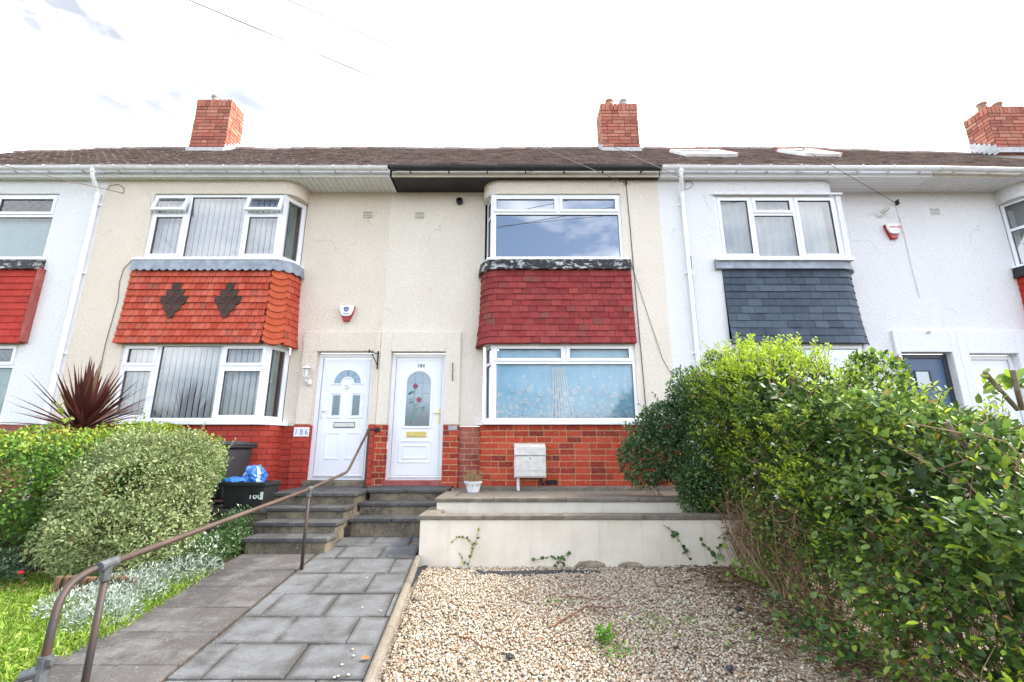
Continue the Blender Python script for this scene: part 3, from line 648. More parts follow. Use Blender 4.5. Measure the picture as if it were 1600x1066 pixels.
def tiles(h, pts, mt, n, ul, label=None, pick=None, lens=None, flare=.07, zt=None, zb=None, joint_mt='slotdark', jit=.006):
    mb = MB(); zt = zt or zTT; zb = zb or zTB
    courses(mb, pts, zb, zt, n, ul, .032, .014, gap=.004, flare=flare, jit=jit, pick=pick(mb) if pick else None, lens=lens)
    bk = MB(); m_ = 6
    for i in range(m_):
        f0, f1 = flare*(1-i/m_)**2, flare*(1-(i+1)/m_)**2
        bk.sweep(pts, -.1, f0+.006, zb+.01+(zt-zb)*i/m_, zb+.01+(zt-zb)*(i+1)/m_, -.1, f1+.006)
    o = mb.build('hung_tiles', MT[mt], h, .002); bk.build('tile_backing', MT[joint_mt], o); return o
tiles(h4, tp, 'tile_pink', 12, .162, lens=[.16, .165, .15, .17, .155], jit=.012)
# lower window
zt = Z(566, DF); um = X(883.5, 545, DF)
win = window(h4, FRONT, xl0, xl1, zB2, zA2, vbars=[(um, zt, zA2-.05)], hbars=[(zt, xl0+.05, xl1-.05)],
             cells=[(xl0+.06, um-.035, zt+.034, zA2-.055, 's'), (um+.035, xl1-.06, zt+.034, zA2-.055, 's'), (xl0+.05, xl1-.05, zB2+.05, zt-.026, 'f')], gl='glass_clear')
d = Vector((xl0-spl[0], DF-spl[1])); L = d.length
window(h4, fr(spl, d), 0, L-.01, zB2, zA2, hbars=[(zt, .05, L-.06)], cells=[(.08, L-.09, zt+.03, zA2-.07, 'f'), (.08, L-.09, zB2+.06, zt-.03, 'f')], name='side_window', fw=.06)
sill(win, [(spl[0]-.05, DR), (xl0-.02, DF), (X(1010, 661, DF-.08), DF)], zP-.004, zB2, .09)
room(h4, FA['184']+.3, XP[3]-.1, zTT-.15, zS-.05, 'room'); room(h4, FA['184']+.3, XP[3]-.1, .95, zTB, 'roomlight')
air_brick(h4, 656, 337, 'cream')
mb = MB(); c = P(718.5, 316, DR); mb.lathe((0, 0, 0), [(.05, 0), (.062, .0), (.062, .07), (.05, .07), (.05, .01)], 18); mb.v = [(c.x+p[0], DR-p[2], c.z+p[1]) for p in mb.v]; mb.build('flue_pipe', MT['black'], h4)
roof(h4, XP[2], XP[3]); eaves(h4, X(610, 262, DE-.03), X(1033, 262, DE-.03), 'black', 'gutter_cream', 'black', board=None, brackets=7, gz=-.012)
# front door with the rose window
def door184():
    x0, x1, z0, z1, y = d4[0], d4[1], d4[2], d4[3]-.02, DR+.07
    D = door_frame(h4, x0+.002, x1-.002, z0, z1, y); w, hh = x1-x0, z1-z0
    fx = lambda f: x0+w*f
    fz = lambda t: z1-hh*t
    lf = MB(); yl = y+.022; lf.box(fx(.08), fx(.92), yl, yl+.045, fz(.965), fz(.035))
    mould(lf, fx(.145), fx(.895), fz(.945), fz(.05), yl, .012, .004)
    cx = fx(.51); ra = w*.22; zc = fz(.237); rz = hh*.091
    ri = [(cx+ra, fz(.587))]+arch_pts(cx, zc, ra, 20, rz)+[(cx-ra, fz(.587))]; k = 1.16
    ro = [(cx+ra*k, fz(.605))]+arch_pts(cx, zc, ra*k, 20, rz+.035)+[(cx-ra*k, fz(.605))]
    ring(lf, ro, ri, yl-.014, yl+.001); lf.box(cx-ra*k, cx+ra*k, yl-.0135, yl, fz(.605), fz(.587))
    for a, b, c_, d_ in ((.20, .775, .87, .70), (.275, .71, .84, .735)): mould(lf, fx(a), fx(b), fz(c_), fz(d_), yl, .02, .012)
    leaf = lf.build('door_leaf', MT['door'], D, .004)
    gr = MB(); rect_frame(gr, fx(.073), fx(.927), fz(.972), fz(.028), .006, y+.012, y+.03); gr.box(fx(.06), fx(.95), y-.012, y+.005, fz(.985), fz(.979)); gr.build('door_seal', MT['softgroove'], D)
    g = MB(); g.prism([(cx-ra, fz(.587)), (cx+ra, fz(.587))]+arch_pts(cx, zc, ra, 20, rz), yl-.0045, yl-.003); g.build('pane', MT['glass_obscure'], D)
    ld = MB(); inside = lambda xx: zc+rz*math.sqrt(max(0, 1-((xx-cx)/ra)**2))
    for f in (-.33, .33): ld.box(cx+ra*f-.003, cx+ra*f+.003, yl-.008, yl-.004, fz(.587), inside(cx+ra*f))
    for t in (.24, .325, .41, .50): ld.box(cx-ra, cx+ra, yl-.0075, yl-.004, fz(t)-.0025, fz(t)+.0025)
    ld.build('leading', MT['lead'], D)
    st = MB()
    def S(px, py): return (x0+w*((px-608-(265-565)*0)/392.), yl-.010, z1-hh*((py-62)/857.))
    # pixels of the enlarged photograph of the door: stems, leaves and roses
    def E(px, py): xl = 640-55*(py-62)/857.; return (fx((px-xl)/363.), yl-.010, fz((py-62)/857.))
    for pts in ([(752, 560), (752, 520), (770, 470), (782, 430), (770, 400)], [(776, 470), (800, 440), (830, 440), (838, 470)], [(742, 390), (760, 380), (780, 372)], [(785, 430), (800, 410), (808, 395)], [(782, 340), (786, 310)]): st.tube([E(*p) for p in pts], .004, 5)
    for px, py, r in ((757, 335, 17), (748, 345, 13), (771, 333, 12), (765, 400, 14), (752, 405, 11), (835, 440, 15), (828, 455, 12), (760, 500, 15), (766, 508, 12)):
        p = E(px, py); q = r/857.*hh; st.prism([(p[0]-q, p[2]-q*.2), (p[0]-q*.1, p[2]-q*.7), (p[0]+q, p[2]+q*.5), (p[0], p[2]+q*.6)], yl-.011, yl-.006)
    st.build('rose_stem', plain('green_stained_glass', (.10, .27, .24), .3, .5, .2, 20), D)
    for px, py in ((788, 292), (809, 386)):
        rs = MB(); p = E(px, py); rs.prism([(p[0]+.043*(1+.12*math.sin(5*a))*math.cos(a), p[2]+.043*(1+.12*math.sin(5*a))*math.sin(a)) for a in [2*math.pi*i/20 for i in range(20)]], yl-.013, yl-.006)
        rs.build('rose', MT['rose'], D)
    lb = MB(); lb.box(fx(.34), fx(.675), yl-.014, yl, fz(.669), fz(.634)); mould(lb, fx(.33), fx(.685), fz(.674), fz(.629), yl, .012, .010); lb.build('letterbox', MT['brass'], D, .003)
    hd = MB(); hx = fx(.905); hd.box(hx-.016, hx+.016, yl-.012, yl, fz(.565), fz(.45)); hd.tube([(hx, yl-.01, fz(.487)), (hx, yl-.055, fz(.487)), (hx-.10, yl-.055, fz(.487))], .010, 8); hd.build('handle', MT['brass'], D, .003)
    text('184', .092, MT['ink_black'], (fx(.53), yl-.003, fz(.113)), D, 'house_number')
door184()

# =================================================== 186, the house with orange tiles
h6 = thing('terraced_house', 'cream terraced house with orange hung tiles bearing two dark diamonds and a red painted plinth', 'house', (XP[1]+2.4, DF, 0), 'houses of the terrace')
pR = bay_right(XP[1], FA['186'])
ux0, ux1 = X(242, 303, DF), X(447, 303, DF); lx0, lx1 = X(192.5, 536, DF), X(421, 536, DF)
mb = MB(); inwall(mb, pR, zA1+.005, zS+.05); inwall(mb, pR, zA2+.005, zB1-.01)
for a, b, c, d in ((XP[1], ux0, zB1-.01, zA1+.005), (XP[1], lx0, zP-.01, zA2+.005)): mb.box(a, b, DF, DF+.12, c, d)
lintel_wall(mb, FA['186']-.02, XP[2], [(d6[0], d6[1], zP, d6[3])])
mb.build('wall', MT['cream_b'], h6)
xs6 = X(475, 530, DR-.05)
mb = MB(); wall_holes(mb, xs6, XP[2]-.002, zP+.02, zSur, DR-.05, .049, [(d6[0]+.001, d6[1]-.001, zP+.02, d6[3]-.001)]); mb.build('door_surround', MT['cream_b'], h6, .008)
plinth(h6, pR, .55, zP, 'brick_paint', 'paint_joint', 14)
plinth(h6, [(FA['186']-.03, DR), (xs6+.003, DR)], .7, zP-.01, 'brick_paint', 'paint_joint', 12)
plinth(h6, [(xs6, DR), (xs6, DR-.05), (d6[0]-.001, DR-.05), (d6[0]-.001, DR+.08)], .7, zP+.02, 'brick_paint', 'paint_joint', 12)
plinth(h6, [(d6[1]+.001, DR+.08), (d6[1]+.001, DR-.05), (XP[2]-.002, DR-.05)], .80, zP+.02, 'brick_paint', 'paint_joint', 11)
mb = MB(); mb.box(d6[0], d6[1], DR-.12, DR+.18, zL-.03, zL+.072); mb.build('door_step', MT['riser'], h6, .008)
zt = Z(333, DF); m1, m2 = X(297.5, 307, DF), X(387, 307, DF)
win = window(h6, FRONT, ux0, ux1, zB1, zA1, vbars=[(m1, zB1+.05, zA1-.05), (m2, zB1+.05, zA1-.05)], hbars=[(zt, ux0+.05, m1-.028), (zt, m2+.028, ux1-.05)],
             cells=[(ux0+.055, m1-.033, zt+.034, zA1-.05, 'o'), (m2+.033, ux1-.055, zt+.034, zA1-.05, 'o'), (ux0+.06, m1-.035, zB1+.055, zt-.03, 's'), (m1+.028, m2-.028, zB1+.05, zA1-.05, 'f'), (m2+.035, ux1-.06, zB1+.055, zt-.03, 's')])
sp6 = (FA['186']-.02, DR); d = Vector((sp6[0]-ux1, DR-DF)); L = d.length
window(h6, fr((ux1+.01, DF), d), 0, L, zB1, zA1, cells=[(.13, L-.10, zB1+.05, zA1-.06, 'f')], name='side_window', fw=.085)
sill(win, [(ux0-.13, DF), (ux1+.01, DF), (sp6[0]+.03, DR)], Z(405.6, DF-.05), zB1, .055)
x0t = X(204, 418, DF-.05); tp6 = [(x0t, DF)]+arc(FA['186']-R_, DF+R_, R_, 270, 360, 9)+[(FA['186'], DR)]
flashing(h6, tp6, zTT-.005, zB1-.03, 'lead', .035, .075, .045)
ca = FA['186']-R_+.02; pathA = [(x0t, DF), (ca, DF)]; bon = [(ca+.002, DF)]+arc(FA['186']-R_, DF+R_, R_, 276, 322, 6); pathC = [bon[-1]]+arc(FA['186']-R_, DF+R_, R_, 328, 360, 5)+[(FA['186'], DR)]
mb = MB(); fl6 = .07; n6 = 11; hh6 = (zTT-zTB)/n6
courses(mb, pathA, zTB, zTT, n6, .104, .042, .012, gap=.007, flare=fl6, jit=.003, lens=[.104, .10, .108]); courses(mb, pathC, zTB, zTT, n6, .13, .034, .014, gap=.006, flare=fl6, jit=.008)
oo = mb.build('hung_tiles', MT['tile_orange'], h6)
pb = Path(bon); mb = MB()
for k in range(n6):
    f_ = fl6*(1-k/n6)**2; unit(mb, pb, 0, pb.L, zTB+k*hh6-.016+.02*(k == 0), zTB+(k+1)*hh6, .062+f_, .024+f_*.9, back=-.02, scallop=True)
mb.build('bonnet_tiles', MT['tile_bonnet'], oo, .002)
bk = MB()
for i in range(6): f0, f1 = fl6*(1-i/6)**2, fl6*(1-(i+1)/6)**2; bk.sweep(tp6, -.1, f0+.006, zTB+.01+(zTT-zTB)*i/6, zTB+.01+(zTT-zTB)*(i+1)/6, -.1, f1+.006)
bk.build('tile_backing', MT['slotdark'], oo)
pa6 = Path(pathA)
for q in (271, 355.5):
    mb = MB(); c0 = X(q, 467, DF-.06)-x0t; w6 = .150
    for k, n_ in ((8, 1), (7, 2), (6, 3), (5, 2), (4, 1)):
        f_ = fl6*(1-k/n6)**2
        for i in range(n_):
            a_ = c0+(i-n_/2)*w6; unit(mb, pa6, a_+.004, a_+w6-.004, zTB+k*hh6-.012, zTB+(k+1)*hh6+.01, .056+f_-.001*k, .036+f_*.9-.001*k, back=0, scallop=True)
    mb.build('tile_diamond', MT['tile_brown'], oo, .0015)
zt = Z(573, DF); m1, m2 = X(248, 545, DF), X(347.5, 545, DF)
win = window(h6, FRONT, lx0, lx1, zB2, zA2, vbars=[(m1, zB2+.05, zA2-.05), (m2, zB2+.05, zA2-.05)], hbars=[(zt, lx0+.05, m1-.028), (zt, m2+.028, lx1-.05)],
             cells=[(lx0+.06, m1-.035, zt+.03, zA2-.055, 's'), (lx0+.06, m1-.035, zB2+.055, zt-.03, 's'), (m1+.028, m2-.028, zB2+.05, zA2-.05, 'f'), (m2+.035, lx1-.06, zt+.03, zA2-.055, 's'), (m2+.035, lx1-.06, zB2+.055, zt-.03, 's')])
d = Vector((sp6[0]-lx1, DR-DF)); L = d.length
window(h6, fr((lx1+.01, DF), d), 0, L, zB2, zA2, cells=[(.12, L-.10, zB2+.05, zA2-.06, 'f')], name='side_window', fw=.085)
sill(win, [(lx0-.1, DF), (lx1+.01, DF), (sp6[0]+.05, DR)], zP-.004, zB2, .075)
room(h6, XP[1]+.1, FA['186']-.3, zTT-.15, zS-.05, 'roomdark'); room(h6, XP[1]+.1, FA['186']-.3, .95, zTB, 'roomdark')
air_brick(h6, 575, 336, 'cream_b')
roof(h6, XP[1], XP[2]); eaves(h6, XP[1], X(607, 262, DE-.03), 'upvc_b', 'upvc_b', 'upvc_b', board='y', brackets=8, tilt=-.002)
chimney(h6, X(294, 236, 9.3), X(349, 236, 9.3), 9.3, 9.85, Z(238, 9.3)-.03, Z(155.5, 9.3), [(X(334, 155, 9.4), 'potgrey')])
def door186():
    x0, x1, z0, z1, y = d6[0], d6[1], d6[2], d6[3]-.02, DR+.07
    D = door_frame(h6, x0+.002, x1-.002, z0, z1, y, fw=.07); w, hh = x1-x0, z1-z0
    fx = lambda f: x0+w*f
    fz = lambda t: z1-hh*t
    lf = MB(); yl = y+.022; lf.box(fx(.085), fx(.915), yl, yl+.045, fz(.965), fz(.04))
    mould(lf, fx(.18), fx(.86), fz(.945), fz(.07), yl, .010, .003)
    cx = fx(.53); ra, zc = w*.235, fz(.247)
    def half(r, n=24): return arch_pts(cx, zc, r, n)
    ring(lf, half(ra*1.14), half(ra), yl-.013, yl+.001); ring(lf, half(ra*.50), half(ra*.40), yl-.013, yl+.001)
    lf.box(cx-ra*1.2, cx-ra*.4, yl-.0125, yl, zc-.022, zc); lf.box(cx+ra*.4, cx+ra*1.2, yl-.0125, yl, zc-.022, zc)
    for a, b in ((.235, .465), (.60, .83)): mould(lf, fx(a), fx(b), fz(.525), fz(.32), yl, .022, .013)
    for a, b in ((.235, .485), (.585, .835)): mould(lf, fx(a), fx(b), fz(.845), fz(.635), yl, .026, .010)
    lf.build('door_leaf', MT['door'], D, .004)
    gr = MB(); rect_frame(gr, fx(.078), fx(.922), fz(.972), fz(.034), .006, y+.012, y+.03); gr.box(fx(.09), fx(.91), y-.012, y+.005, fz(.978), fz(.968)); gr.build('door_seal', MT['softgroove'], D)
    g = MB(); ring(g, half(ra), half(ra*.5), yl-.004, yl-.0015)
    for a, b in ((.30, .425), (.645, .77)): g.box(fx(a), fx(b), yl-.004, yl-.0015, fz(.503), fz(.342))
    g.build('pane', MT['glass_obscure'], D)
    ld = MB(); ld.box(cx-.003, cx+.003, yl-.008, yl-.004, zc+ra*.5, zc+ra)
    for a, b in ((.30, .425), (.645, .77)):
        c_ = fx((a+b)/2); ld.box(c_-.003, c_+.003, yl-.008, yl-.004, fz(.503), fz(.45)); ld.box(c_-.003, c_+.003, yl-.008, yl-.004, fz(.40), fz(.342))
        z_ = fz(.425); ring(ld, [(c_+.026, z_), (c_, z_+.05), (c_-.026, z_), (c_, z_-.05), (c_+.026, z_)], [(c_+.016, z_), (c_, z_+.034), (c_-.016, z_), (c_, z_-.034), (c_+.016, z_)], yl-.008, yl-.004)
    for a in (25, 55, 125, 155): ld.tube([(cx+ra*.5*math.cos(math.radians(a)), yl-.006, zc+ra*.5*math.sin(math.radians(a))), (cx+ra*math.cos(math.radians(a)), yl-.006, zc+ra*math.sin(math.radians(a)))], .003, 5)
    z_ = zc+ra*.75; ring(ld, [(cx+.022, z_), (cx, z_+.04), (cx-.022, z_), (cx, z_-.04), (cx+.022, z_)], [(cx+.013, z_), (cx, z_+.026), (cx-.013, z_), (cx, z_-.026), (cx+.013, z_)], yl-.009, yl-.004)
    ld.build('leading', MT['lead'], D)
    lb = MB(); mould(lb, fx(.355), fx(.715), fz(.601), fz(.557), yl, .008, .010); lb2 = MB(); lb2.box(fx(.365), fx(.705), yl-.013, yl, fz(.596), fz(.563)); o = lb2.build('letterbox', MT['chrome'], D, .003); lb.build('letterbox_rim', MT['groove'], D)
    hd = MB(); hx = fx(.135); hd.box(hx-.015, hx+.015, yl-.012, yl, fz(.53), fz(.415)); hd.tube([(hx, yl-.01, fz(.475)), (hx, yl-.05, fz(.475)), (hx+.085, yl-.05, fz(.475))], .009, 8); hd.build('handle', MT['chrome'], D, .003)
    kn = MB(); kz = fz(.275); kn.tube([(cx+.028*math.cos(a), yl-.018, kz+.034*math.sin(a)) for a in [2*math.pi*i/14 for i in range(15)]], .006, 6); kn.box(cx-.012, cx+.012, yl-.022, yl, kz+.02, kz+.06); kn.disk((cx, kz-.075), .008, yl-.004); kn.build('knocker', MT['chrome'], D)
door186()

# =================================================== 188, at the edge beyond the downpipe
h8 = thing('terraced_house', 'white terraced house with bright red hung tiles and a lattice-topped window', 'house', (XP[0]+2.4, DF, 0), 'houses of the terrace')
pl8 = bay_left(FA['188'], XP[1]); wx1 = X(93, 305, DF); wx0 = FA['188']+.25; wl1 = X(29, 536, DF); wx1l = X(29, 545, DF)
mb = MB(); inwall(mb, pl8, zA1+.005, zS+.05); inwall(mb, pl8, zA2+.005, zB1-.01)
for a, b, c, d in ((wx1, XP[1], zB1-.01, zA1+.005), (wx1l, XP[1], zP-.01, zA2+.005)): mb.box(a, b, DF, DF+.12, c, d)
lintel_wall(mb, XP[0], FA['188']+.02, []); mb.build('wall', MT['white_r'], h8)
plinth(h8, pl8, .4, zP, 'brick_pale', 'mortar', 15)
plinth(h8, [(XP[0], DR), (FA['188']+.02, DR)], .4, zP, 'brick_pale', 'mortar', 15)
zt = Z(336, DF); um = (wx0+wx1)/2
win = window(h8, FRONT, wx0, wx1, zB1, zA1, vbars=[(um, zt, zA1-.05)], hbars=[(zt, wx0+.05, wx1-.05)],
             cells=[(wx0+.06, um-.035, zt+.034, zA1-.055, 's'), (um+.035, wx1-.06, zt+.034, zA1-.055, 's'), (wx0+.05, wx1-.05, zB1+.05, zt-.026, 'f')], gl='glass_clear', lattice=[(um+.08, wx1-.11, zt+.08, zA1-.1, .17)])
sill(win, [(wx0, DF), (wx1+.04, DF)], Z(405.6, DF-.05), zB1, .055)
tp8 = [(FA['188'], DR)]+arc(FA['188']+R_, DF+R_, R_, 180, 270, 9)+[(X(62, 424, DF-.06), DF)]
flashing(h8, tp8, zTT-.005, zB1-.03, 'peel', 0, .075, .045)
tiles(h8, tp8, 'tile_red', 11, .21, jit=.003)
mb = MB(); xe = X(62, 424, DF-.06); mb.box(xe, xe+.05, DF-.11, DF, zTB, zTT); mb.build('tile_edging', MT['brick_pale'], h8, .01)
um = (wx0+wx1l)/2; zt = Z(572, DF)
win = window(h8, FRONT, wx0, wx1l, zB2, zA2, vbars=[(um, zt, zA2-.05)], hbars=[(zt, wx0+.05, wx1l-.05)],
             cells=[(wx0+.06, um-.035, zt+.034, zA2-.055, 's'), (um+.035, wx1l-.06, zt+.034, zA2-.055, 's'), (wx0+.05, wx1l-.05, zB2+.05, zt-.026, 'f')], lattice=[(um+.08, wx1l-.11, zt+.08, zA2-.1, .1)])
sill(win, [(wx0, DF), (wx1l+.04, DF)], zP-.004, zB2, .075)
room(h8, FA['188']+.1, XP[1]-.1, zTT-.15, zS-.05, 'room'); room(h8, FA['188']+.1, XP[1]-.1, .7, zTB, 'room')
roof(h8, XP[0], XP[1]); eaves(h8, XP[0], XP[1], 'upvc', 'upvc', 'upvc', board='y', brackets=8)
downpipe(h8, -7.34, 'upvc', .5, X(150, 262, DE))

# =================================================== 182, white with slate
h2 = thing('terraced_house', 'white terraced house with blue-grey hung slates and a navy front door behind the hedge', 'house', (XP[3]+2.4, DF, 0), 'houses of the terrace')
pr2 = bay_right(XP[3], FA['182']); vx0, vx1 = X(1116, 306, DF), X(1306, 308, DF); vl0, vl1 = X(1150, 540, DF), X(1350, 540, DF)
d2 = (X(1409, 553, DR-.05), X(1489, 553, DR-.05), zL+.05, Z(550, DR-.05)); d0 = (X(1515, 553, DR-.05), X(1592, 553, DR-.05), zL+.05, Z(552, DR-.05))
mb = MB(); inwall(mb, pr2, zA1-.02, zS+.05); inwall(mb, pr2, zA2+.005, zB1-.01)
for a, b, c, d in ((XP[3], vx0, zB1-.01, zA1-.02), (vx1, FA['182']-.02, zB1-.01, zA1-.02), (XP[3], vl0, .6, zA2+.005), (vl1, FA['182']-.02, .6, zA2+.005)): mb.box(a, b, DF, DF+.12, c, d)
for c, d in ((zB1-.01, zA1-.02), (.6, zA2+.005)): mb.box(FA['182']-.02, FA['182'], DF, DR, c, d)
mb.box(vl0, vl1, DF, DF+.12, .6, zB2)
wall_holes(mb, FA['182']-.02, XP[4], .6, zS, DR, .14, [(d2[0], d2[1], .6, d2[3])]); mb.build('wall', MT['white_r'], h2)
xs2 = X(1395, 520, DR-.05)
mb = MB(); wall_holes(mb, xs2, XP[4]-.002, .6, Z(516, DR-.05), DR-.05, .049, [(d2[0]+.001, d2[1]-.001, .6, d2[3]-.001)]); mb.build('door_surround', MT['white_smooth'], h2, .008)
zt = Z(333.5, DF); m1, m2 = X(1174, 312, DF), X(1240, 312, DF); zA = zA1-.03
win = window(h2, FRONT, vx0, vx1, zB1, zA, vbars=[(m1, zB1+.05, zA-.05), (m2, zB1+.05, zA-.05)], hbars=[(zt, m1+.028, m2-.028)],
             cells=[(vx0+.06, m1-.035, zB1+.055, zA-.055, 's'), (m1+.035, m2-.035, zt+.034, zA-.055, 's'), (m1+.028, m2-.028, zB1+.05, zt-.026, 'f'), (m2+.035, vx1-.06, zB1+.055, zA-.055, 's')], gl='glass')
mb = MB(); mb.box(vx0-.06, vx1+.1, DF-.04, DF-.002, zA-.0, zA+.03); mb.build('drip_strip', MT['upvc_b'], win)
sill(win, [(X(1120, 406, DF-.08), DF), (X(1337, 407, DF-.1), DF)], Z(406.3, DF-.1), zB1, .10, 'upvc_b')
xt0 = X(1131, 424, DF-.06); tp2 = [(xt0, DF)]+arc(FA['182']+.05-R_, DF+R_, R_, 270, 360, 9)+[(FA['182']+.05, DR)]
flashing(h2, [(xt0-.12, DF)]+tp2[1:], zTT-.005, zB1-.04, 'lead', 0, .08, .055)
tiles(h2, tp2, 'tile_slate', 10, .235, lens=[.24, .23, .25, .22], jit=.008)
zt = Z(575, DF); m1, m2 = X(1213, 545, DF), X(1287, 545, DF)
win = window(h2, FRONT, vl0, vl1, zB2, zA2, vbars=[(m1, zB2+.05, zA2-.05), (m2, zB2+.05, zA2-.05)], hbars=[(zt, m1+.028, m2-.028)],
             cells=[(vl0+.06, m1-.035, zB2+.055, zA2-.055, 's'), (m1+.035, m2-.035, zt+.034, zA2-.055, 's'), (m1+.028, m2-.028, zB2+.05, zt-.026, 'f'), (m2+.035, vl1-.06, zB2+.055, zA2-.055, 's')], gl='glass_strong')
sill(win, [(vl0-.05, DF), (vl1+.05, DF)], zP-.004, zB2, .075)
room(h2, XP[3]+.1, FA['182']-.08, zTT-.15, zS-.05, 'room'); room(h2, XP[3]+.1, FA['182']-.08, .7, zTB, 'room')
rf = roof(h2, XP[3], XP[4]); eaves(h2, X(1034, 262, DE-.03), X(1465.3, 263, DE-.03), 'upvc', 'upvc', 'upvc', board='x', brackets=9)
for (a, b) in ((1042, 1150), (1212, 1304)):
    c = roof_at((a+b)/2, 241.5); x0, x1 = roof_at(a+7, 240).x, roof_at(b-14, 243).x; t0 = roof_t(roof_at(a, 246.5).y); t1 = roof_t(roof_at(a, 239).y)
    w = MB(); w.xf = lambda p: roof_pt(p[0], p[1], p[2])
    e = .03
    for A in ((x0, x0+.06, t0, t1), (x1-.06, x1, t0, t1), (x0+.06, x1-.06, t0, t0+e), (x0+.06, x1-.06, t1-e, t1)): w.box(A[0], A[1], A[2], A[3], .0, .085)
    o = w.build('roof_window', MT['upvc_b'], h2); g = MB(); g.xf = w.xf; g.box(x0+.06, x1-.06, t0+e, t1-e, .03, .07); g.build('pane', MT['glass_roof'], o)
    k = MB(); k.xf = w.xf; k.box(x0-.01, x1-.1, t1, t1+.015, .02, .11); k.box(x1, x1+.02, t0, t1, .01, .095); k.build('roof_window_cladding', MT['velux'], o)
downpipe(h2, X(1080, 450, DF-.05), 'upvc', .8, X(1062, 262, DE))
def door_plain(h, dd, fm, lm, square=None, y=None):
    x0, x1, z0, z1 = dd; z1 -= .02; y = DR+.07
    D = door_frame(h, x0+.002, x1-.002, z0, z1, y, fm, .07); w, hh = x1-x0, z1-z0; yl = y+.022
    lf = MB(); lf.box(x0+.075, x1-.075, yl, yl+.045, z0+.05, z1-.075); lf.build('door_leaf', MT[lm], D, .004)
    g = MB(); rect_frame(g, x0+.068, x1-.068, z0+.04, z1-.068, .006, y+.012, y+.03); g.build('door_seal', MT['groove' if lm == 'navy' else 'softgroove'], D)
    a, b, c, d = square; fxx = lambda f: x0+w*f; fzz = lambda t: z1-hh*t
    f = MB(); rect_frame(f, fxx(a), fxx(b), fzz(d), fzz(c), .025, yl-.016, yl+.002); f.build('glazing_bead', MT[fm], D, .003)
    p = MB(); p.box(fxx(a)+.024, fxx(b)-.024, yl-.006, yl-.001, fzz(d)+.024, fzz(c)-.024); p.build('pane', MT['glass_obscure'], D); return D, x0, x1, z0, z1, yl
door_plain(h2, d2, 'anthracite', 'navy', (.30, .62, .13, .28))
# =================================================== 180, at the far side
h0 = thing('terraced_house', 'white terraced house with a white front door and a bay with bright red tiles', 'house', (XP[4]+2.4, DF, 0), 'houses of the terrace')
pl0 = bay_left(FA['180'], XP[5])
mb = MB(); inwall(mb, pl0, zA1+.005, zS+.05); inwall(mb, pl0, zA2+.005, zB1-.01); qx0, qx1 = FA['180']+.2, FA['180']+2.2
for c, d in ((zB1-.01, zA1+.005), (.6, zA2+.005)): mb.box(qx1, XP[5], DF, DF+.12, c, d)
wall_holes(mb, XP[4], FA['180']+.02, .6, zS, DR, .14, [(d0[0], d0[1], .6, d0[3])]); mb.build('wall', MT['white_r'], h0)
mb = MB(); wall_holes(mb, XP[4]+.002, d0[1]+.2, .6, Z(516, DR-.05), DR-.05, .049, [(d0[0]+.001, d0[1]-.001, .6, d0[3]-.001)]); mb.build('door_surround', MT['white_smooth'], h0, .008)
sp0 = (FA['180']+.02, DR); d = Vector((qx0-sp0[0], DF-DR)); L = d.length; zt = Z(345, DF)
for za, zb, zz, nm in ((zB1, zA1, zt, 0), (zB2, zA2, Z(566, DF), 1)):
    win = window(h0, FRONT, qx0, qx1, za, zb, hbars=[(zz, qx0+.05, qx1-.05)], cells=[(qx0+.06, qx1-.06, zz+.034, zb-.055, 's'), (qx0+.05, qx1-.05, za+.05, zz-.026, 'f')])
    window(h0, fr(sp0, d), 0, L-.01, za, zb, hbars=[(zz, .05, L-.06)], cells=[(.06, L-.07, zz+.03, zb-.06, 'f'), (.06, L-.07, za+.06, zz-.03, 'f')], name='side_window', fw=.05)
    sill(win, [(sp0[0]-.05, DR), (qx0-.02, DF), (qx1, DF)], za-.03, za, .07)
tp0 = [(FA['180'], DR)]+arc(FA['180']+R_, DF+R_, R_, 180, 270, 9)+[(qx1, DF)]
flashing(h0, tp0, zTT-.005, zB1-.035, 'black', 0, .075, .055); tiles(h0, tp0, 'tile_red', 11, .18)
plinth(h0, pl0, .6, zP-.03, 'brick_pale', 'mortar', 13)
room(h0, FA['180']+.3, XP[5]-.1, zTT-.15, zS-.05, 'room'); room(h0, FA['180']+.3, XP[5]-.1, .7, zTB, 'room')
roof(h0, XP[4], XP[5]); eaves(h0, X(1466, 263, DE-.03), XP[5], 'upvc_b', 'gutter_cream', 'upvc_b', board='y', brackets=8)
cx0 = X(1565, 243, 9.3)-.05
chimney(h0, cx0, cx0+.92, 9.3, 9.85, Z(246, 9.3)-.03, Z(166, 9.3), [(cx0+.12, 'terracotta'), (cx0+.5, 'terracotta')])
chimney(h4, X(942.5, 239, 9.3), X(1000.5, 239, 9.3), 9.3, 9.85, Z(238, 9.3)-.03, Z(161.5, 9.3), [(X(953, 161, 9.4), 'terracotta'), (X(975, 161, 9.4), 'potgrey')])
air_brick(h0, 1461, 331, 'white_r')
D, x0, x1, z0, z1, yl = door_plain(h0, d0, 'door', 'door', (.33, .50, .36, .50))
